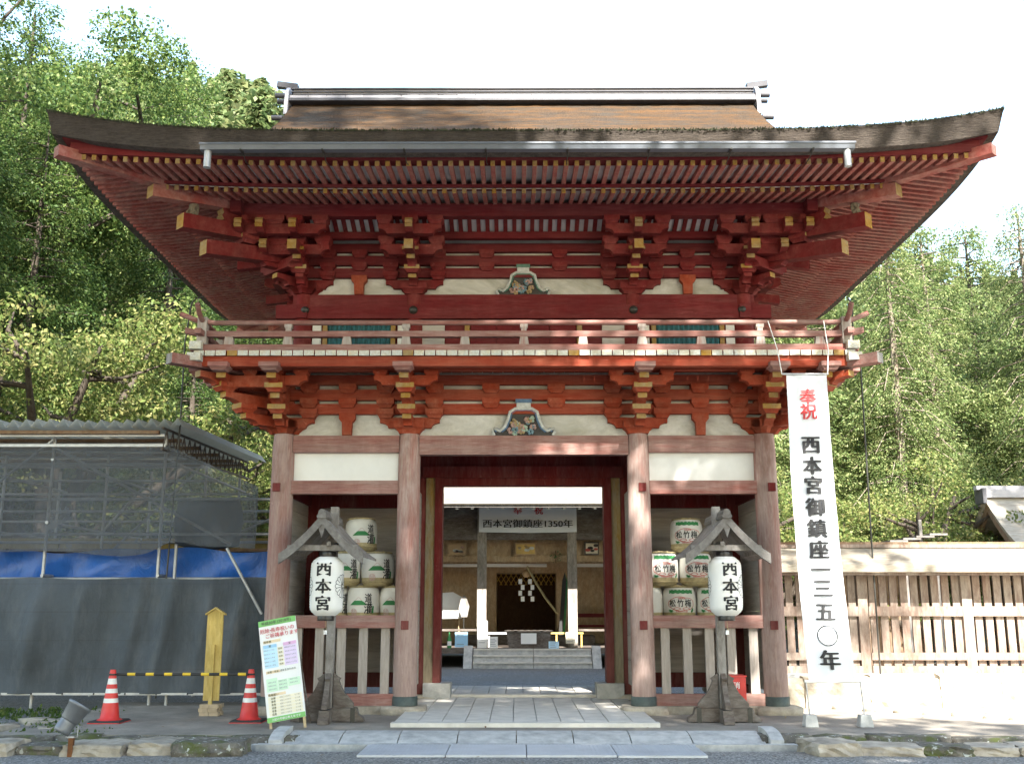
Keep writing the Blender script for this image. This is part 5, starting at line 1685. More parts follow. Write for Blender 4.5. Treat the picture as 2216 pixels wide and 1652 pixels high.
def cloth(name, corners, nu, nv, fn, m, label, cat, thick=None):
    (x0a, z0a), (x1a, z1a), (x1b, z1b), (x0b, z0b) = corners      # top-left, top-right, bottom-right, bottom-left
    vs = []
    for j in range(nv + 1):
        t = j / nv
        for i in range(nu + 1):
            u = i / nu
            x = (x0a + (x1a - x0a) * u) * (1 - t) + (x0b + (x1b - x0b) * u) * t
            z = (z0a + (z1a - z0a) * u) * (1 - t) + (z0b + (z1b - z0b) * u) * t
            dy, dz = fn(x, z, u, t)
            vs.append((x, dy, z + dz))
    mb = MB(); mb.add(vs, [(j * (nu + 1) + i, (j + 1) * (nu + 1) + i, (j + 1) * (nu + 1) + i + 1, j * (nu + 1) + i + 1) for j in range(nv) for i in range(nu)], 0, True)
    o = mb.build(name, m); tag(o, label, cat); return o
def low_fn(x, z, u, t):
    f = .055 * math.sin(x * 2.3 + 1) * math.sin(math.pi * min(1, t * 1.2)) + .03 * math.sin(x * 5.1 + z * 2.6) * math.sin(math.pi * t) + .012 * math.sin(x * 13 + 4 * z) * (1 - t)
    for c, w, a in ((-4.95, .13, .15), (-6.75, .16, .13), (-7.5, .10, .10), (-5.75, .2, -.10), (-3.95, .10, .10), (-6.2, .08, .06), (-4.4, .07, .06), (-5.4, .06, .07)):
        f += -a * math.exp(-((x - c + .25 * (t - .3)) / w) ** 2) * (.35 + .65 * math.sin(math.pi * t))
    return 1.0 + f, -.03 * math.sin(math.pi * ((x + 10) % 1.55) / 1.55) * (1 - t) ** 3
cl = cloth('screen_sheet', ((-10.4, 1.64), (-3.57, 1.635), (-3.54, .06), (-10.4, .06)), 110, 24, low_fn, M['meshlow'], 'grey screen sheet hung along the lower scaffold behind the cones', 'screen sheet')
mb = MB(); mb.box(-10.4, -3.54, .985, .992, .045, .075); o = mb.build('hem', M['galv'], cl)
for k in range(16):
    MB().lathe([(.001, 0), (.014, .001), (.014, .004), (.001, .005)], 8).build('eyelet', M['nail'], cl, (-10.2 + k * .43, .984, .062), (R(90), 0, 0))
def up_fn(x, z, u, t):
    f = .05 * math.sin(x * 1.7 + .5) * math.sin(math.pi * t) + .02 * math.sin(x * 4.1 - z * 3) * t
    g = math.exp(-((x + 4.9) / .28) ** 2) * max(0, (t - .55) / .45)
    g2 = math.exp(-((x + 4.35) / .3) ** 2) * max(0, (t - .35) / .65)
    return .98 + f - .16 * g - .10 * g2, (-.03 * math.sin(x * 3.1) + .05 * math.sin(x * 1.3)) * t + .10 * g
vsu = []
nu, nv = 110, 30
mb = MB()
for j in range(nv + 1):
    t = j / nv
    for i in range(nu + 1):
        x = -10.4 + (10.4 - 3.78) * i / nu
        zt = 3.51 if x < -5.14 else 3.51 - (x + 5.14) * .445
        zb_ = 2.0
        z = zt + (zb_ - zt) * t
        dy, dz = up_fn(x, z, i / nu, t); vsu.append((x, dy, z + dz))
mb.add(vsu, [(j * (nu + 1) + i, (j + 1) * (nu + 1) + i, (j + 1) * (nu + 1) + i + 1, j * (nu + 1) + i + 1) for j in range(nv) for i in range(nu)], 0, True)
cl = mb.build('mesh_sheet', M['meshsheet']); tag(cl, 'see-through grey mesh sheet with a slanted edge on the upper scaffold', 'mesh sheet')
mb = MB(); mb.box(-10.4, -5.14, .955, .965, 3.475, 3.515); mb.build('hem', M['galv'], cl)
def tarp_fn(x, z, u, t):
    return 1.32 + .05 * math.sin(x * 2.7 + z * 5) + .03 * math.sin(x * 7 - z * 9), .03 * math.sin(x * 2.1) * (1 - t) + .02 * math.sin(x * 5)
cloth('tarpaulin', ((-10.4, 2.02), (-3.58, 2.03), (-3.55, 1.52), (-10.4, 1.52)), 120, 12, tarp_fn, M['tarp'], 'crumpled bright blue tarpaulin strip between the two grey scaffold sheets', 'tarpaulin')
# thing under the mesh: a covered bundle
mb = MB()
bme = rock_mesh('bundle_cover', .95, .6, .72, [M['meshlow']], 77, 4, .05, .5)
o = inst('covered_bundle', bme, None, (-4.62, 1.55, 2.42)); tag(o, 'rounded bundle under a dark cover on the scaffold behind the mesh', 'bundle')

# ------------------------------------------------------------------ roofed fence on a stone wall
fe = empty('roofed_fence', (3.4, 1.3, .30)); tag(fe, 'reddish timber picket fence with its own bark roof past the banner', 'fence')
FI = Matrix.Translation((-3.4, -1.3, -.30))
def fp(name, mb, m, **k):
    o = mb.build(name, m, fe); o.matrix_parent_inverse = FI; return o
FX0, FX1, FY = 3.36, 10.6, 1.30
fp('sill_beam', MB().box(FX0, FX1, FY - .08, FY + .08, .30, .42), M['fencew'])
fp('bottom_rail', MB().box(FX0, FX1, FY - .07, FY + .05, .50, .60), M['fencew'])
fp('middle_rail', MB().box(FX0, FX1, FY - .07, FY + .05, 1.10, 1.235), M['fencew'])
fp('top_beam', MB().box(FX0, FX1, FY - .07, FY + .07, 1.665, 1.76), M['fencew'])
sm_ = MB(); sm_.box(-.052, .052, -.018, .018, 0, 1.25); sm_ = sm_.mesh('picket', [M['fencew']])
posts = [4.80, 6.27, 7.75, 9.2]
x = FX0 + .12
while x < FX1 - .1:
    if min(abs(x - q) for q in posts) > .11:
        o = inst('picket', sm_, fe, (x, FY, .42)); o.matrix_parent_inverse = FI
    x += .148
for q in posts: fp('post', MB().box(q - .07, q + .07, FY - .075, FY + .075, .42, 1.664), M['fencew'])
# roof of the fence
pf = [(FY - .46, 1.70), (FY - .46, 1.80), (FY - .30, 1.90), (FY - .08, 2.05), (FY + .08, 2.05), (FY + .30, 1.90), (FY + .46, 1.80), (FY + .46, 1.70), (FY + .34, 1.74), (FY - .34, 1.74)]
fp('fence_roof', MB().prism([(a, b_) for a, b_ in pf], FX0, FX1, 'x'), M['barkpale'])
fp('ridge_board', MB().box(FX0, FX1, FY - .11, FY + .11, 2.052, 2.10), M['fencew'])
fp('ridge_board', MB().box(FX0, FX1, FY - .07, FY + .07, 2.102, 2.135), M['brownw'])
fp('fascia', MB().box(FX0, FX1, FY - .40, FY - .36, 1.66, 1.72), M['fencew'])
rk = MB().box(-.02, .02, -.35, .0, 0, .035).mesh('fence_rafter', [M['fencew']])
for i in range(28):
    o = inst('fence_rafter', rk, fe, (FX0 + .2 + i * .25, FY, 1.70)); o.matrix_parent_inverse = FI

sw = empty('stone_wall', (3.4, .95, -.15)); tag(sw, 'low wall of tan field stones carrying the picket fence', 'stone wall')
SWI = Matrix.Translation((-3.4, -.95, .15))
x = 3.36; k = 0
while x < 10.4:
    w = random.uniform(.36, .62)
    me = rock_mesh('wall_stone', w * 1.03, .55, random.uniform(.42, .52), [M['stoneb']], 500 + k, 6, .032, .10, False)
    o = inst('wall_stone', me, sw, (x + w / 2, 1.02 + random.uniform(-.02, .03), .07)); o.matrix_parent_inverse = SWI
    x += w; k += 1
# cap stones
x = 3.36
while x < 10.4:
    w = random.uniform(.7, 1.2)
    me = rock_mesh('cap_stone', w, .5, .10, [M['stone']], 560 + k, 3, .03, .15)
    o = inst('cap_stone', me, sw, (x + w / 2, 1.2, .27)); o.matrix_parent_inverse = SWI
    x += w; k += 1
# border stones running forward across the platform, and paler sand beyond
for i in range(11):
    t = i / 10
    x = 4.35 + 2.9 * t; y = .58 - 2.1 * t ** .9
    me = rock_mesh('border_stone', random.uniform(.34, .5), .24, .12, [M['stoneb']], 620 + i, 3, .06, .35)
    inst('border_stone', me, platform, (x, y, -.10), (0, 0, R(-34 + random.uniform(-8, 8))))

# ------------------------------------------------------------------ worship hall seen through the gate
HX = .16
M['hallw'] = wood('warm_hall_timber', (0.46, 0.31, 0.17), (0.54, 0.42, 0.27), .45, (1, 1, .5))
M['sanct'] = wood('dark_sanctum_timber', (0.11, 0.055, 0.03), (0.16, 0.09, 0.05), .3, (1, 1, .5))
_before = set(bpy.data.objects)
hall = empty('worship_hall', (HX, 11.6, -.15)); tag(hall, 'timber worship hall with bark eaves seen through the gate opening', 'hall')
HI = Matrix.Translation((-HX, -11.6, .15))
def hp(name, mb, m, kids=None):
    o = mb.build(name, m, hall); o.matrix_parent_inverse = HI; return o
FZ = .28
hp('floor', MB().box(-5.2, 4.6, 11.15, 17.5, .16, FZ), M['darkw'])
for i in range(9):
    x = -4.8 + i * 1.25
    hp('floor_post', MB().box(x - .08, x + .08, 11.25, 11.41, -.15, .16), M['darkw'])
for k, (y0, z1) in enumerate(((10.75, -.01), (10.95, .135), (11.10, .275))):
    for a, b_ in ((-1.10, .28), (.29, 1.62)):
        hp('step', MB().box(a, b_, y0, y0 + .45, -.15, z1 - .035), M['stone']); hp('tread', MB().box(a, b_, y0 - .02, y0 + .45, z1 - .034, z1), M['slab'])
for x in (-1.22, 1.74):
    mb = MB(); mb.prism([(10.72, -.15), (11.3, -.15), (11.3, .34), (11.18, .34)], x - .10, x + .10, 'x'); hp('step_cheek', mb, M['stone'])
for x in (-3.6, HX - 1.09, HX + 1.07, 3.7):
    mb = MB(); mb.box(x - .11, x + .11, 11.50, 11.72, FZ, 3.7); hp('pillar', mb, M['greyh'] if 'greyh' in M else M['greyw'])
hp('lintel', MB().box(-5.2, 4.6, 11.52, 11.70, 2.80, 2.95), M['darkw'])
hp('frieze_board', MB().box(-5.2, 4.6, 11.60, 11.66, 2.95, 3.28), M['darkw'])
hp('frieze_board', MB().box(-5.2, 4.6, 11.58, 11.64, 3.285, 3.60), M['darkw'])
hp('inner_lintel', MB().box(-5.2, 4.6, 12.2, 12.3, 2.30, 2.45), M['hallw'])
hp('inner_panel', MB().box(-5.2, 4.6, 12.26, 12.30, 2.45, 3.1), M['hallw'])
# roof
hr = [(9.55, 3.47), (9.50, 3.70), (11.0, 4.30), (12.6, 5.1), (14.3, 6.3), (16.0, 5.1), (17.6, 4.3), (19.1, 3.7), (19.05, 3.47), (14.3, 4.0)]
hp('bark_roof', MB().prism(hr, -5.2, 4.7, 'x'), M['barkpale'])
hp('eave_board', MB().box(-5.1, 4.6, 9.62, 9.70, 3.40, 3.47), M['greyw'])
ra = MB(); ra.add([(-.03, 9.72, 3.36), (.03, 9.72, 3.36), (.03, 11.6, 3.62), (-.03, 11.6, 3.62), (-.03, 9.72, 3.43), (.03, 9.72, 3.43), (.03, 11.6, 3.69), (-.03, 11.6, 3.69)], [(0, 1, 2, 3)[::-1], (0, 1, 5, 4), (1, 2, 6, 5), (3, 0, 4, 7)], [0, 1, 0, 0])
ra = ra.mesh('rafter', [M['greyw'], M['white']])
for i in range(26):
    o = inst('rafter', ra, hall, (-4.2 + i * .345, 0, 0)); o.matrix_parent_inverse = HI
hp('soffit', MB().box(-5.1, 4.6, 9.75, 11.6, 3.705, 3.72), M['greyw'])
# interior walls
for yy in (13.4, 15.6, 17.3):
    for xx in (-5.0, 4.45): hp('side_pillar', MB().box(xx - .1, xx + .1, yy - .1, yy + .1, FZ, 3.5), M['hallw'])
hp('ceiling', MB().box(-5.2, 4.6, 11.7, 17.4, 3.3, 3.35), M['hallw'])
for a, b_ in ((-5.2, HX - .80), (HX + .80, 4.6)):
    hp('rear_wall', MB().box(a, b_, 14.6, 15.7, FZ, 3.3), M['hallw'])
hp('rear_head', MB().box(HX - .80, HX + .80, 14.6, 15.7, 2.10, 3.3), M['hallw'])
hp('sanctum_back', MB().box(-1.2, 1.6, 17.2, 17.3, FZ, 3.0), M['sanct'])
M['gold'] = simple('gold_leaf_lattice', (0.55, 0.33, 0.06), .4, .25, 12, .5)
for i in range(12):
    for s_ in (-1, 1):
        x = HX - .76 + i * .138
        hp('lattice_bar', MB().tube([(x - s_ * .10, 15.55, 1.80), (x + s_ * .10, 15.55, 2.12)], .012, 4), M['gold'])
for x in (HX - .92, HX + .92, -2.2, 2.5, -3.3, 3.6):
    hp('inner_pillar', MB().lathe([(.09, 0), (.09, 2.0)], 12, 0, (x, 15.3, FZ)), M['hallw'])
hp('curtain_strip', MB().box(-4.5, HX + .5, 12.9, 12.93, 2.20, 2.28), M['white']); hp('curtain_strip', MB().box(HX + 1.2, 5.3, 12.9, 12.93, 2.20, 2.28), M['white'])
for x in (-2.02, 2.30): hp('curtain_drop', MB().box(x - .05, x + .05, 12.9, 12.93, 1.85, 2.20), M['white'])
hp('altar_rail', MB().box(HX + 1.2, 5.0, 14.2, 14.3, .95, 1.05), M['redx']); hp('altar_rail', MB().box(HX + 1.2, 5.0, 14.2, 14.3, .70, .76), M['redx'])
hp('altar_step', MB().box(-1.5, 1.9, 13.6, 15.5, FZ, .50), M['darkw'])
for s_ in (-1, 1):
    hp('railing', MB().box(min(HX + s_ * 1.2, HX + s_ * 3.6), max(HX + s_ * 1.2, HX + s_ * 3.6), 11.50, 11.56, .66, .71), M['darkw'])

# things on and around the hall
hb = empty('hall_banner', (HX + .01, 11.40, 2.97)); tag(hb, 'wide white banner with red and black characters across the hall front', 'banner')
vs = []
for j in range(7):
    for i in range(25):
        u = i / 24; t = j / 6
        vs.append((-1.17 + 2.34 * u, .02 * math.sin(u * 17) * t, .62 - .62 * t - .02 * math.sin(math.pi * u)))
MB().add(vs, [(j * 25 + i, (j + 1) * 25 + i, (j + 1) * 25 + i + 1, j * 25 + i + 1) for j in range(6) for i in range(24)], 0, True).build('cloth', M['bannerc'], hb)
for body, size, x, z, m_ in (('奉', .22, -.24, .52, M['redink']), ('祝', .22, .26, .52, M['redink']), ('西本宮御鎮座1350年', .205, 0, .20, M['black'])):
    tv, tf = text_cached(body, size, (.022, .004))
    if len(body) > 2: tv = tv * np.array([2.16 / (tv[:, 0].max() - tv[:, 0].min()), 1, 1])
    MB().add([(x + v_[0], -.045 - v_[2], z + v_[1]) for v_ in tv], tf).build('lettering', m_, hb)
def plaque(x, z, w, h, m, mp, label, art):
    o = empty('votive_plaque', (x, 12.1, z)); tag(o, label, 'plaque', 'plaques over the hall entrance')
    MB().box(-w / 2, w / 2, -.03, .03, -h / 2, h / 2).build('frame', m, o)
    MB().box(-w / 2 + .035, w / 2 - .035, -.036, -.031, -h / 2 + .035, h / 2 - .035).build('picture', mp, o)
    rr_ = random.Random(len(label))
    for k in range(6):
        a = rr_.uniform(-.3, .3) * w; b_ = rr_.uniform(-.25, .25) * h; s1 = rr_.uniform(.03, .07)
        q = MB(); q.add([(a + s1 * math.cos(t), -.039, b_ + s1 * .6 * math.sin(t)) for t in [2 * math.pi * i / 8 for i in range(8)]], [tuple(range(8))]); q.build('painted_patch', M[art[k % len(art)]], o)
M['goldb'] = simple('golden_board', (0.62, 0.42, 0.12), .5, .15, 6, bmp=0); M['tanb'] = simple('tan_board', (0.45, 0.31, 0.17), .6, .2, 6, bmp=0); M['cream'] = simple('cream_paper', (0.70, 0.64, 0.50), .7, .1, 6, bmp=0)
plaque(HX - .04, 2.60, .52, .30, M['tanb'], M['goldb'], 'golden votive plaque over the middle of the hall entrance', ['rimwhite', 'fl_d'])
plaque(HX - 1.72, 2.60, .46, .30, M['hallw'], M['tanb'], 'tan votive plaque over the hall bay on the sign board side', ['rimwhite', 'fl_a'])
plaque(HX + 1.58, 2.62, .36, .32, M['darkw'], M['cream'], 'cream framed picture with a dark red figure over the hall bay on the banner side', ['darkcarve', 'redprint', 'darkcarve'])
ob = empty('offering_box', (HX + .02, 11.30, FZ)); tag(ob, 'dark timber offering box with a paper notice at the top of the hall steps', 'offering box')
MB().prism([(-.46, 0), (.46, 0), (.52, .36), (-.52, .36)], -.13, .13, 'y').build('box', M['darkw'], ob)
MB().box(-.56, .56, -.16, .16, .36, .40).build('rim', M['darkw'], ob)
for x in (-.30, .30): MB().box(x - .03, x + .03, -.16, -.131, -.0, .40).build('batten', M['darkw'], ob)
MB().box(-.18, .18, -.165, -.16, .10, .34).build('notice', M['white'], ob)
for k in range(7): MB().box(-.5 + k * .15, -.42 + k * .15, -.14, .14, .395, .41).build('grille_bar', M['darkw'], ob)
def paper(x, y, z, w, h, m, label, lines=4):
    o = empty('notice_card', (x, y, z)); tag(o, label, 'notice', 'notices on the hall steps')
    MB().box(-w / 2, w / 2, -.006, .006, 0, h).build('card', m, o)
    for k in range(lines): MB().box(-w * .36, w * .36 * random.uniform(.3, 1), -.0085, -.0065, h * (.2 + .6 * k / max(1, lines - 1)) - .006, h * (.2 + .6 * k / max(1, lines - 1)) + .006).build('print_line', M['signgrey'], o)
    MB().box(-w * .2, w * .2, .006, .12, 0, .01).build('foot', M['white'], o)
paper(HX - .80, 11.22, FZ, .20, .26, M['white'], 'white notice card on the hall floor left of the offering box below the pillar', 5)
paper(HX + .60, 11.12, FZ, .24, .16, M['signblue'], 'pale blue framed card just right of the offering box', 3)
paper(HX + 1.0, 11.35, FZ + .10, .22, .26, M['cream'], 'tan picture card standing by the sunlit pillar right of the offering box', 3)
paper(HX - 1.06, 11.35, FZ, .24, .62, M['white'], 'tall white sheet hung at the foot of the sunlit pillar', 4)
paper(HX - 1.55, 11.25, FZ + .02, .30, .34, M['signblue2'], 'tilted picture leaflet on the hall floor by the green bottle', 2)
o = empty('bell_rope', (HX + .02, 12.6, 1.05)); tag(o, 'pale bell rope slanting down inside the hall', 'rope')
MB().tube([(-.02, 0, 1.15), (.20, -.1, .75), (.42, -.2, .40), (.72, -.35, .0)], .03, 8).build('rope_strand', M['rope'], o)
MB().lathe([(.001, -.10), (.08, -.08), (.11, 0), (.08, .08), (.001, .10)], 14).build('bell', M['tanb'], o, (-.04, .1, .98))
o = empty('paper_streamer', (HX - .02, 12.5, 1.15)); tag(o, 'white zigzag paper streamers hanging before the sanctum', 'streamer')
for s_ in (-1, 1):
    for k in range(4):
        MB().box(s_ * .12 + (.03 if k % 2 else -.03) - .045, s_ * .12 + (.03 if k % 2 else -.03) + .045, -.004, .004, .62 - k * .14, .74 - k * .14).build('paper_fold', M['white'], o)
o = empty('green_cloth', (HX + .86, 12.3, .55)); tag(o, 'long dark green and black cloth hanging beside the hall pillar', 'hanging cloth')
MB().prism([(-.10, 0), (.0, 0), (.10, 1.3), (.06, 1.5), (.0, 1.3)], -.01, .01, 'y').build('dark_cloth', M['blackp'], o)
MB().prism([(.0, 0), (.05, 0), (.14, 1.25), (.07, 1.5), (.10, 1.3)], .012, .02, 'y').build('green_cloth', M['green'], o)
o = empty('low_table', (HX - .62, 12.0, FZ)); tag(o, 'small white table inside the hall beside the offering box', 'table')
MB().box(-.36, .36, -.2, .2, .30, .34).build('table_top', M['white'], o)
for sx in (-.3, .3): MB().box(sx - .02, sx + .02, -.15, .15, 0, .30).build('leg', M['white'], o)
o = empty('wooden_trestle', (HX + .80, 12.1, FZ)); tag(o, 'low yellow wooden trestle inside the hall right of the offering box', 'trestle')
MB().box(-.55, .55, -.05, .05, .30, .34).build('rail', M['plank'], o)
for sx in (-.45, -.1, .3, .5): MB().box(sx - .02, sx + .02, -.04, .04, 0, .30).build('leg', M['plank'], o)
o = empty('green_bottle', (HX - 1.83, 11.25, FZ)); tag(o, 'green glass bottle on the hall floor by the railing', 'bottle')
MB().lathe([(.05, 0), (.052, .2), (.02, .29), (.018, .36)], 12).build('glass', M['green'], o)
MB().lathe([(.053, .06), (.053, .16)], 12, 0, (0, 0, 0), True, False).build('paper_label', M['white'], o)


o = empty('white_screen', (HX - 1.95, 12.05, .95)); tag(o, 'bright white cloth screen standing in the hall bay on the sign board side', 'screen')
MB().prism([(-.75, -.02), (.36, 0), (.37, .50), (.15, .62), (-.75, .56)], -.015, .015, 'y').build('cloth', M['white'], o)
for sx in (-.5, .3): MB().box(sx - .02, sx + .02, .016, .05, -.67, .5).build('leg', M['hallw'], o)
o = empty('fan_stand', (HX - 1.52, 11.75, FZ)); tag(o, 'grey fan-shaped ornament on a thin stand inside the hall', 'ornament')
MB().prism([(-.06, .70), (.08, .70), (.13, .95), (.06, 1.15), (0, 1.22), (-.08, 1.12), (-.13, .9)], -.02, .02, 'y').build('fan', M['greyw'], o)
MB().tube([(0, 0, 0), (0, 0, .7)], .015, 6).build('stem', M['nail'], o); MB().box(-.14, .14, -.1, .1, .0, .04).build('base', M['darkw'], o)
o = empty('evergreen_sprig', (HX + .70, 12.15, 2.42)); tag(o, 'dark green evergreen sprig tied beside the middle plaque', 'sprig')
sg_ = MB(); r5 = random.Random(2)
for k in range(60):
    a = r5.uniform(0, 6.28); q = r5.uniform(0, .14); cx_, cz_ = q * math.cos(a), q * math.sin(a) * 1.2
    w_ = r5.uniform(.012, .025); b5 = r5.uniform(0, 3.1); yy = r5.uniform(-.06, .06)
    sg_.add([(cx_ - w_ * math.cos(b5), yy, cz_ - w_ * math.sin(b5)), (cx_ + w_ * .4 * math.sin(b5), yy + .01, cz_ - w_ * .4 * math.cos(b5)), (cx_ + w_ * math.cos(b5), yy, cz_ + w_ * math.sin(b5)), (cx_ - w_ * .4 * math.sin(b5), yy - .01, cz_ + w_ * .4 * math.cos(b5))], [(0, 1, 2, 3)])
sg_.build('leaves', M['green'], o); MB().tube([(0, 0, -.15), (0, 0, .15)], .01, 5).build('stem', M['brownw'], o)
# the hall stands a little farther back and is a little larger than first laid out
HK = 1.06
for o in [q for q in bpy.data.objects if q not in _before and q.parent is None]:
    o.location = (o.location.x * HK + .0055, o.location.y * HK + .84, o.location.z * HK - .0744)
    o.scale = (HK, HK, HK)

# ------------------------------------------------------------------ roofs beyond the fence
sh = empty('small_shrine', (11.4, 7.6, -.15)); tag(sh, 'small shrine hall with a curved sunlit bark roof at the edge beyond the fence', 'shrine hall')
SHI = Matrix.Translation((-11.4, -7.6, .15))
def sp2(name, mb, m):
    o = mb.build(name, m, sh); o.matrix_parent_inverse = SHI; return o
n = 10
for sg in (-1, 1):
    vs = []
    for x in (9.45, 14.0):
        for i in range(n + 1):
            t = i / n; vs.append((x, 7.6 + sg * 1.75 * t, 3.42 - 1.25 * t + .55 * (t * t - t)))
        for i in range(n + 1):
            t = i / n; vs.append((x + (.04 if x < 10 else 0), 7.6 + sg * 1.75 * t, 3.42 - 1.25 * t + .55 * (t * t - t) - .14))
    q = n + 1
    fs = []
    for i in range(n): fs += [(i, i + 1, 2 * q + i + 1, 2 * q + i), (q + i, 3 * q + i, 3 * q + i + 1, q + i + 1), (i, q + i, q + i + 1, i + 1)]
    fs.append((n, q + n, 3 * q + n, 2 * q + n))
    sp2('roof_slope', MB().add(vs, fs), M['barkpale'])
    vs = []
    for i in range(n + 1):
        t = i / n; z = 3.42 - 1.25 * t + .55 * (t * t - t) - .14; y = 7.6 + sg * 1.72 * t
        vs += [(9.50, y, z), (9.50, y, z - .16), (9.56, y, z - .16), (9.56, y, z)]
    sp2('barge_board', MB().add(vs, [(i * 4 + k, i * 4 + (k + 1) % 4, i * 4 + 4 + (k + 1) % 4, i * 4 + 4 + k) for i in range(n) for k in range(4)]), M['brownw'])
sp2('ridge', MB().box(9.42, 14, 7.48, 7.72, 3.40, 3.56), M['tile']); sp2('ridge_cap', MB().box(9.30, 14, 7.52, 7.68, 3.56, 3.64), M['tile'])
sp2('end_tile', MB().box(9.36, 9.44, 7.40, 7.80, 3.28, 3.58), M['tiled'])
sp2('gable_wall', MB().prism([(6.2, 2.2), (9.0, 2.2), (7.6, 3.3)], 9.95, 10.0, 'x'), M['darkw'])
sp2('wall', MB().box(10.0, 13.8, 6.3, 8.9, .2, 2.3), M['brownw']); sp2('base', MB().box(9.8, 14, 6.1, 9.1, -.4, .2), M['stone'])
for x in (10.0, 11.9, 13.7): sp2('pillar', MB().box(x - .07, x + .07, 6.2, 6.34, .2, 2.3), M['brownw'])

ls = empty('lean_to_shed', (7.6, 8.2, -.15)); tag(ls, 'low shed with a stepped board roof just above the fence past the banner', 'shed')
LSI = Matrix.Translation((-7.6, -8.2, .15))
for k in range(7):
    x0 = 6.6 + k * .27
    o = MB().box(x0, x0 + .36, 7.4, 9.2, 2.36 + k * .045, 2.40 + k * .045).build('roof_board', M['greywl'], ls); o.matrix_parent_inverse = LSI
for x in (6.8, 7.75, 8.4):
    for y in (7.6, 9.0):
        o = MB().box(x - .05, x + .05, y - .05, y + .05, -.4, 2.36).build('post', M['greyw'], ls); o.matrix_parent_inverse = LSI
o = MB().box(8.05, 8.11, 7.5, 7.56, 2.2, 2.95).build('pole', M['greywl'], ls); o.matrix_parent_inverse = LSI
o = MB().box(6.7, 8.5, 8.95, 9.0, -.3, 2.3).build('rear_wall', M['brownw'], ls); o.matrix_parent_inverse = LSI
# ------------------------------------------------------------------ trees and hillside
def leaf_mat(name, dark, mid, light, trans=.42):
    m, t, n, l, b = mat(name)
    geo = n.new('ShaderNodeNewGeometry')
    isl = geo.outputs['Random Per Island']
    pn = noise(n, l, .55, 3, .6, coords(n, l, kind='Position'))
    a = n.new('ShaderNodeMath'); a.operation = 'MULTIPLY_ADD'; a.inputs[1].default_value = .55
    l.new(isl, a.inputs[0])
    s_ = n.new('ShaderNodeMath'); s_.operation = 'MULTIPLY'; s_.inputs[1].default_value = .5
    l.new(pn, s_.inputs[0]); l.new(s_.outputs[0], a.inputs[2])
    c = ramp(n, l, a.outputs[0], [(.2, dark), (.5, mid), (.8, light)])
    l.new(c, b.inputs['Base Color'])
    b.inputs['Roughness'].default_value = .55
    b.inputs['Specular IOR Level'].default_value = .3
    tr = n.new('ShaderNodeBsdfTranslucent'); l.new(c, tr.inputs[0])
    mx = n.new('ShaderNodeMixShader'); mx.inputs[0].default_value = trans
    l.new(b.outputs[0], mx.inputs[1]); l.new(tr.outputs[0], mx.inputs[2]); l.new(mx.outputs[0], n['Material Output'].inputs[0])
    return m
LM = {
 'cedar': leaf_mat('dark_conifer_foliage', (.026, .056, .015), (.062, .115, .028), (.15, .19, .05)),
 'hinoki': leaf_mat('cypress_foliage', (.065, .115, .032), (.165, .225, .075), (.33, .35, .15)),
 'broad': leaf_mat('broadleaf_foliage', (.038, .080, .020), (.095, .160, .038), (.21, .25, .07)),
 'maple': leaf_mat('turning_maple_foliage', (.065, .105, .022), (.15, .20, .05), (.29, .27, .10)),
 'far': leaf_mat('far_forest_foliage', (.060, .100, .036), (.140, .190, .070), (.27, .28, .13)),
 'grass': leaf_mat('grass_and_weeds', (.030, .065, .012), (.07, .13, .025), (.16, .20, .05)),
}
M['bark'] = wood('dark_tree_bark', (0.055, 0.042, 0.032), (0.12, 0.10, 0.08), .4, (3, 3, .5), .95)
M['barkp'] = wood('pale_tree_bark', (0.20, 0.15, 0.11), (0.33, 0.28, 0.23), .5, (3, 3, .4), .95)  # paler bark colour for some of the trunks

def leaves_to_mesh(name, C, D, Nn, ln, wd, m):
    """C centre, D long direction, Nn second axis, ln / wd half sizes: one bent diamond per leaf"""
    N = len(C)
    D = D / (np.linalg.norm(D, axis=1, keepdims=True) + 1e-9)
    S_ = np.cross(D, Nn); S_ /= (np.linalg.norm(S_, axis=1, keepdims=True) + 1e-9)
    U_ = np.cross(S_, D)
    V = np.empty((N, 4, 3))
    V[:, 0] = C - D * ln[:, None]
    V[:, 1] = C + S_ * wd[:, None] + U_ * (wd * .35)[:, None]
    V[:, 2] = C + D * ln[:, None]
    V[:, 3] = C - S_ * wd[:, None] + U_ * (wd * .35)[:, None]
    me = bpy.data.meshes.new(name)
    me.vertices.add(N * 4); me.vertices.foreach_set('co', V.reshape(-1).astype(np.float32))
    me.loops.add(N * 4); me.loops.foreach_set('vertex_index', np.arange(N * 4, dtype=np.int32))
    me.polygons.add(N); me.polygons.foreach_set('loop_start', np.arange(0, N * 4, 4, dtype=np.int32)); me.polygons.foreach_set('loop_total', np.full(N, 4, dtype=np.int32))
    me.materials.append(m)
    me.update(); me.validate()
    return me

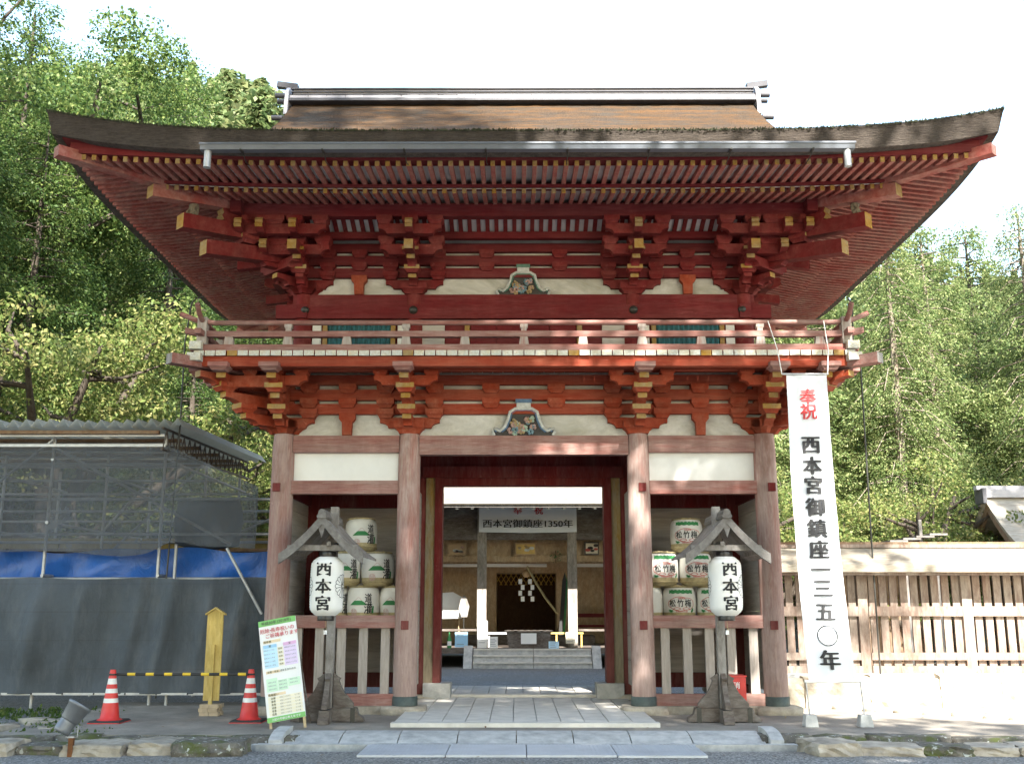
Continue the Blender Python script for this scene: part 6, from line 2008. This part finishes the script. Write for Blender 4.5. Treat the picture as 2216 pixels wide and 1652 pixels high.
def conifer_proto(seed, h=16., r=2.9, base=.18, nb=110, per=90, size=.05, m='hinoki', droop=.5, flat=.55, rad=(.30, .52)):
    """trunk, boughs and a crown of leafy clumps hung along the boughs"""
    g_ = np.random.default_rng(seed)
    C = []; D = []; O = []
    tr = MB(); tr.tube([(0, 0, -.5), (.05, .02, h * .3), (.0, .05, h * .65), (.02, 0, h * .97)], [.24, .19, .12, .03], 8)
    for i in range(nb):
        t = base + (1 - base) * ((i + g_.random()) / nb)
        z0 = t * h
        L_ = r * (1 - ((t - base) / (1 - base)) ** 1.5) ** .75 * g_.uniform(.6, 1.15) * (.75 + .25 * min(1, (t - base) / .15)) + .3
        az = i * 2.399 + g_.normal(0, .35)
        dx, dy = math.cos(az), math.sin(az)
        rise = g_.uniform(.05, .35)
        def P(u): return np.array([dx * L_ * u, dy * L_ * u, z0 + L_ * (rise * u - droop * u * u * 1.1)])
        if L_ > .8: tr.tube([tuple(P(0)), tuple(P(.5)), tuple(P(.9))], [.035, .022, .008], 4)
        nc = max(1, int(round(1.2 + 2.0 * L_)))
        for q in range(nc):
            u = 1.0 - .72 * (q / max(1, nc)) * g_.uniform(.8, 1.1)
            side = g_.normal(0, .28) * L_ * (1.1 - u) + g_.normal(0, .14)
            c = P(u) + np.array([-dy * side, dx * side, -abs(side) * .3])
            rr_ = g_.uniform(*rad) * (.75 + .5 * (1 - t))
            n = int(per * (rr_ / rad[1]) ** 2)
            d = g_.normal(0, 1, (n, 3)); d /= np.linalg.norm(d, axis=1, keepdims=True)
            # uneven shell: lumps and dents so a clump has its own light and dark side
            lump = 1 + .28 * np.sin(d[:, 0] * 5 + q) * np.cos(d[:, 1] * 4 + i)
            p_ = d * (rr_ * lump * (.62 + .42 * g_.random(n)))[:, None]
            p_[:, 2] = p_[:, 2] * flat - (p_[:, 0] ** 2 + p_[:, 1] ** 2) * droop * .7 / max(.2, rr_)
            C.append(c + p_); O.append(d)
            D.append(np.stack([np.full(n, dx), np.full(n, dy), np.full(n, -.5)], 1) * .8 + d * .4 + g_.normal(0, .45, (n, 3)))
    C = np.concatenate(C); D = np.concatenate(D); O = np.concatenate(O); n = len(C)
    Nn = O * .55 + np.array([0, 0, .8]) + g_.normal(0, .35, (n, 3))
    s_ = size * g_.uniform(.55, 1.4, n)
    return tr.mesh('trunk', [M['bark']]), leaves_to_mesh('crown', C, D, Nn, s_, s_ * .45, LM[m])

def broad_proto(seed, h=14., r=4.5, nl=9, clumps=150, per=170, size=.10, m='broad', base=.3, flat=.75, cr=(.5, .95)):
    g_ = np.random.default_rng(seed)
    tr = MB()
    zf_ = h * base
    tr.tube([(0, 0, -.5), (.1, .0, zf_ * .5), (.0, .1, zf_)], [.42, .34, .28], 10)
    ends = []
    for i in range(nl):
        az = i * 2.399 + g_.normal(0, .25); el = g_.uniform(.35, 1.25)
        L_ = g_.uniform(.75, 1.0)
        tip = np.array([math.cos(az) * r * L_ * math.cos(el) * 1.15, math.sin(az) * r * L_ * math.cos(el) * 1.15, zf_ + (h - zf_) * (.25 + .72 * math.sin(el)) * L_])
        mid = tip * .5 + np.array([0, 0, zf_]) * .5 + g_.normal(0, .35, 3)
        p0 = np.array([0, .05, zf_ - .1])
        tr.tube([tuple(p0), tuple(p0 * .4 + mid * .6 + g_.normal(0, .15, 3)), tuple(mid), tuple(tip)], [.17, .13, .10, .03], 6)
        for j in range(6):
            a = g_.uniform(.35, 1.0); q = mid + (tip - mid) * max(0, a * 2 - 1) if a > .5 else p0 + (mid - p0) * a * 2
            e = q + g_.normal(0, 1, 3) * np.array([r * .28, r * .28, (h - zf_) * .10]) + np.array([0, 0, .35])
            tr.tube([tuple(q), tuple((q + e) / 2 + g_.normal(0, .12, 3)), tuple(e)], [.055, .035, .012], 4)
            ends.append(e)
        ends.append(tip)
    ends = np.array(ends)
    C = []; D = []; O = []
    for k in range(clumps):
        c = ends[k % len(ends)] + g_.normal(0, 1, 3) * np.array([r * .13, r * .13, (h - zf_) * .06]) * (1 if k >= len(ends) else .3)
        rad = g_.uniform(*cr)
        n = int(per * (rad / cr[1]) ** 1.5)
        q = g_.normal(0, 1, (n, 3)); q /= np.linalg.norm(q, axis=1, keepdims=True)
        O.append(q.copy())
        q *= (.55 + .45 * g_.random((n, 1))) * rad * (1 + .25 * np.sin(q[:, :1] * 5 + k) * np.cos(q[:, 1:2] * 4 + k))
        q[:, 2] *= flat
        C.append(c + q); D.append(g_.normal(0, .6, (n, 3)) + np.array([0, 0, -.25]))
    C = np.concatenate(C); D = np.concatenate(D); O = np.concatenate(O); n = len(C)
    Nn = O * .6 + np.array([0, 0, .7]) + g_.normal(0, .35, (n, 3))
    s_ = size * g_.uniform(.55, 1.35, n)
    return tr.mesh('trunk', [M['bark']]), leaves_to_mesh('crown', C, D, Nn, s_, s_ * .62, LM[m])

PROT = {
 'h1': conifer_proto(1, 16, 2.9, .18, 150, 160, .055, 'hinoki', .55, .5, (.34, .58)),
 'h2': conifer_proto(2, 15, 3.3, .10, 140, 160, .056, 'hinoki', .42, .55, (.34, .58)),
 'h3': conifer_proto(12, 17, 2.6, .16, 145, 160, .053, 'hinoki', .75, .6, (.34, .58)),
 'c1': conifer_proto(3, 18, 3.4, .08, 120, 165, .058, 'cedar', .30, .8, (.34, .60)),
 'c2': conifer_proto(4, 17, 3.0, .12, 115, 165, .055, 'cedar', .45, .8, (.32, .56)),
 'b1': broad_proto(5, 15, 5.0, 10, 240, 900, .043, 'broad', .38, .7),
 'b2': broad_proto(6, 10, 4.2, 9, 170, 560, .052, 'broad', .22, .7),
 'm1': broad_proto(7, 6.5, 3.6, 9, 150, 480, .042, 'maple', .28, .35, (.45, .9)),
 's1': broad_proto(8, 22, 6.0, 12, 225, 130, .19, 'cedar', .45, .7, (.7, 1.35)),
 's2': broad_proto(18, 22, 6.0, 12, 135, 130, .19, 'cedar', .45, .7, (.7, 1.25)),
 'd1': broad_proto(9, 4.0, 2.2, 8, 90, 360, .038, 'maple', .2, .5, (.3, .6)),
}
print('leaf faces', {k: len(v[1].polygons) for k, v in PROT.items()})
def tree(kind, name, loc, sc, rz, label, group, barkp=False, sz=None):
    tm, cm_ = PROT[kind]
    o = empty(name, loc, rz); o.scale = (sc, sc, sz or sc)
    tag(o, label, 'tree', group)
    t_ = inst('trunk', tm, o); inst('crown', cm_, o)
    if barkp:
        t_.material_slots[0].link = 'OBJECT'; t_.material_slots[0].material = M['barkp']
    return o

def hill_z(x, y):
    sl = .30 + (.74 - .30) / (1 + math.exp((x + 2) / 5.0)) + .16 / (1 + math.exp(-(x - 12) / 4.0))
    start = 15.5 + 8.5 / (1 + math.exp(-(x + 5) / 4.0))
    d = max(0.0, y - start)
    z = sl * d
    cap = 38 + 22 / (1 + math.exp((x + 4) / 3)) if x < 6 else 26
    z = cap * (1 - math.exp(-z / cap)) * 1.25 if z > 0 else 0
    z += .8 * math.sin(x * .21 + y * .13) * min(1, d / 10)
    return -.24 + z
hs = MB()
xs = [-75 + 150 * i / 70 for i in range(71)]; ys_ = [13 + 90 * (j / 50) for j in range(51)]
vs = [(x, y, hill_z(x, y) - (.03 if y < 24 else 0)) for y in ys_ for x in xs]
hs.add(vs, [(j * 71 + i, j * 71 + i + 1, (j + 1) * 71 + i + 1, (j + 1) * 71 + i) for j in range(50) for i in range(70)], 0, True)
M['forestfloor'] = simple('forest_floor', (0.10, 0.085, 0.05), .95, .4, 1.2)
o = hs.build('hillside', M['forestfloor']); o['kind'] = 'structure'; o['label'] = 'steep wooded hillside behind the shrine'

# far forest: one mass of small crowns
g_ = np.random.default_rng(21)
C = []; D = []; Sz = []
cnt = 0
for k in range(1500):
    x = g_.uniform(-62, 62); y = g_.uniform(26, 92)
    az = math.degrees(math.atan2(x, y + 14))
    if abs(az) > 33: continue
    if -13 < az < 19 and hill_z(x, y) < 900:
        # hidden behind the gate from here; keep a thin scatter so the hill stays wooded
        if g_.random() > .25: continue
    z = hill_z(x, y); hh = g_.uniform(6.0, 10.0); rr_ = g_.uniform(1.9, 3.2)
    if -14.5 < az < 20 and (z + hh) / math.hypot(x, y + 14) > .40: continue
    n = 900 if az < -10 else 620
    con = g_.random() < .6
    t = g_.random(n) ** (.8 if con else .7)
    a = g_.uniform(0, 2 * np.pi, n)
    if con: rad = rr_ * (1 - t) ** .8 * (.7 + .3 * np.sin(a * 5 + t * 40)) * g_.random(n) ** .35
    else: rad = rr_ * np.sqrt(np.clip(1 - (2 * t - 1) ** 2, .02, 1)) * g_.random(n) ** .35 * (.8 + .2 * np.sin(a * 4 + t * 9))
    C.append(np.stack([x + rad * np.cos(a), y + rad * np.sin(a), z + .6 + hh * (.15 + .85 * t)], 1))
    D.append(np.stack([np.cos(a), np.sin(a), np.full(n, -.4)], 1) + g_.normal(0, .5, (n, 3)))
    Sz.append(g_.uniform(.16, .42, n) * (.8 + (y - 26) / 120))
    cnt += 1
C = np.concatenate(C); D = np.concatenate(D); Sz = np.concatenate(Sz)
print('far forest trees', cnt, 'leaves', len(C))
fo = inst('far_forest', leaves_to_mesh('far_forest', C, D, g_.normal(0, .5, C.shape) + np.array([0, 0, 1.]), Sz, Sz * .6, LM['far']))
fo['kind'] = 'stuff'; fo['label'] = 'mass of far trees covering the hillside'

GL, GR, GS = 'trees beside the scaffold', 'cypress trees beyond the fence', 'trees behind the viewpoint'
# left of the gate
tree('b1', 'broadleaf_tree', (-14.9, 13.5, -.2), 1.30, 1.0, 'tall spreading broadleaf tree whose bare fork and limb stand against the sky', GL)
tree('c1', 'cedar_tree', (-15.3, 16.0, .2), 1.10, .4, 'dark conifer at the picture edge behind the spreading broadleaf tree', GL)
tree('c2', 'cedar_tree', (-10.4, 16.0, .3), .86, 2.2, 'dark green conifer rising directly over the upturned eave tip', GL)
tree('c1', 'cedar_tree', (-7.4, 15.5, .2), .66, 3.9, 'shorter dark conifer filling the gap under the eave by the conductor rod', GL)
tree('c1', 'cedar_tree', (-12.3, 11.5, -.2), .78, 2.0, 'dense dark green conifer above the corrugated scaffold roof', GL)
tree('c2', 'cedar_tree', (-8.6, 13.0, -.2), .58, 5.0, 'small dense conifer under the eave edge above the sloping scaffold roof end', GL)
tree('m1', 'maple_tree', (-9.7, 7.6, -.2), 1.22, .7, 'yellow-green maple with layered sprays at the picture edge above the scaffold', GL)
tree('m1', 'maple_tree', (-6.9, 12.4, -.2), .88, 3.0, 'small turning maple with orange tints beside the corner column', GL)
tree('b2', 'broadleaf_tree', (-6.3, 18.5, .6), .85, 4.4, 'pale green tree lit behind the balcony corner', GL)
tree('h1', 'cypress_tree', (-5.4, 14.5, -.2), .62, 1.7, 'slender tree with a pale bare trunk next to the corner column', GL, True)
tree('c2', 'cedar_tree', (-13.0, 9.0, -.2), .80, 5.2, 'dark lower conifer behind the maple at the picture edge', GL)
tree('b1', 'broadleaf_tree', (-17.5, 22.0, 4.0), 1.15, 2.6, 'tall leafy tree on the slope behind the fork at the picture corner', GL)
tree('c1', 'cedar_tree', (-12.2, 21.5, 3.6), .95, 1.9, 'tall conifer on the slope seen between the eave and the forked tree', GL)
# right of the gate
rt = [('h1', 6.6, 14.5, .82, .3, 'cypress with a sunlit pale trunk just past the banner'), ('h2', 8.4, 16.0, .84, 1.6, 'broad cypress second from the banner'),
      ('h3', 10.2, 14.0, .74, 2.9, 'drooping cypress in front of the wood above the low shed'), ('h2', 12.2, 16.5, .86, 4.0, 'full cypress above the gap between shed and small shrine'),
      ('h3', 14.2, 14.5, .76, 5.1, 'bright cypress directly above the small shrine roof'), ('h2', 16.6, 17.0, .90, .9, 'tall cypress at the far picture edge'),
      ('h2', 5.6, 19.0, .78, 2.4, 'cypress seen under the eave between the corner column and the banner'), ('h1', 9.3, 20.5, .92, 3.6, 'tall cypress of the second rank behind the conductor cable'),
      ('h3', 12.9, 21.0, .93, 4.7, 'tall cypress of the second rank in the middle of the wood'), ('h2', 16.0, 22.0, 1.0, 5.8, 'tall cypress of the second rank towards the picture edge')]
for kind, x, y, s_, rz, lb in rt:
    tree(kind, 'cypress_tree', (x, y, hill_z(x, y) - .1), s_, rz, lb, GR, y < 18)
tree('d1', 'bushy_shrub', (9.3, 8.6, -.15), .95, .4, 'pale feathery shrub between the shed and the small shrine', GR)
tree('d1', 'bushy_shrub', (8.9, 11.0, -.15), 1.1, 2.4, 'yellowish shrub behind the shed over the fence', GR)
tree('d1', 'bushy_shrub', (5.1, 9.5, -.15), .98, 1.3, 'sunlit yellow shrub between the corner column and the banner', GR)
tree('m1', 'bushy_tree', (6.1, 12.5, -.15), .62, 4.3, 'pale yellowing tree behind the banner under the balcony corner', GR)
# unseen trees behind the viewpoint, placed to shade the forecourt and the gate
tree('s1', 'shade_tree', (-9.4, -17.5, -.2), 1.08, .2, 'tall broadleaf tree behind the viewpoint shading the scaffold side', GS)
tree('s2', 'shade_tree', (-3.7, -18.0, -.2), 1.16, 2.1, 'tall broadleaf tree behind the viewpoint shading the middle of the gate', GS)
tree('s1', 'shade_tree', (-14.5, -11.0, -.2), 1.15, 4.0, 'tall broadleaf tree outside the view shading the scaffold and the wood beyond', GS)
tree('s1', 'shade_tree', (-19.0, 3.0, -.2), 1.15, 5.0, 'unseen tall broadleaf tree added outside the view to shade the wood', GS)

tree('s2', 'shade_tree', (3.4, -17.0, -.2), .86, 5.3, 'lower broadleaf tree behind the viewpoint shading the banner foot', GS)
tree('s1', 'shade_tree', (-1.8, -16.8, -.2), .70, 3.3, 'lower broadleaf tree behind the viewpoint shading the paved path', GS)
tree('c1', 'shade_tree', (.3, -21.0, -.2), 1.5, 1.0, 'very tall conifer behind the viewpoint whose top shades the roof', GS, sz=2.0)
for k, x in enumerate((-26, -15, 21, 31)):  # unseen row added to dim the sky light on the gate front
    tree('s1', 'shade_tree', (x, -31 - (k % 2) * 3, -.2), 1.05 + .05 * (k % 3), k * 1.3, 'tall broadleaf tree number %s of the unseen row added far behind the viewpoint to dim sky light' % ('one', 'two', 'three', 'four')[k], GS)
tree('s1', 'shade_tree', (15.5, -9.0, -.2), .95, 1.1, 'unseen tall broadleaf tree added on the fence side to dim sky light', GS)  # this tree and the next are added to cut sky light
tree('s1', 'shade_tree', (20.0, 2.0, -.2), 1.0, 3.1, 'unseen tall broadleaf tree added past the small shrine to dim sky light', GS)
# weeds along the drain and the scaffold foot
g_ = np.random.default_rng(5)
C = []; D = []
for k in range(420):
    if k < 220: x = g_.uniform(-9, -5.2); y = g_.uniform(-.4, .9); z = -.16
    elif k < 330: x = g_.uniform(-8.5, -2.9); y = g_.uniform(-2.60, -2.42); z = -.47 + g_.random() * .22
    else: x = g_.uniform(-8.5, -4.6); y = g_.uniform(-2.2, -.8); z = -.14
    n = 9
    C.append(np.array([x, y, z]) + g_.normal(0, .045, (n, 3)) * np.array([1, 1, .3]) + np.array([0, 0, .03])); D.append(g_.normal(0, .5, (n, 3)) + np.array([0, 0, .8]))
C = np.concatenate(C); D = np.concatenate(D); s_ = g_.uniform(.012, .04, len(C))
o = inst('weeds', leaves_to_mesh('weeds', C, D, g_.normal(0, 1, C.shape), s_, s_ * .5, LM['grass'])); o['kind'] = 'stuff'; o['label'] = 'low weeds and grass tufts by the drain and the scaffold'
C = []
for k in range(90):
    x = g_.uniform(-6, 6); y = g_.choice([g_.uniform(-4, -2.7), g_.uniform(-2.2, -.2)]); z = (ZG if y < -2.5 else ZP) + .012
    C.append((x, y, z))
C = np.array(C); n = len(C); D = g_.normal(0, 1, (n, 3)) * np.array([1, 1, .12]); s_ = g_.uniform(.012, .028, n)
M['dryleaf'] = leaf_mat('dry_fallen_leaves', (.10, .05, .025), (.17, .09, .04), (.25, .17, .07), .1)
o = inst('fallen_leaves', leaves_to_mesh('fallen_leaves', C, D, np.tile(np.array([0, 0, 1.]), (n, 1)), s_, s_ * .5, M['dryleaf'])); o['kind'] = 'stuff'; o['label'] = 'a few dry leaves lying on the platform and gravel'
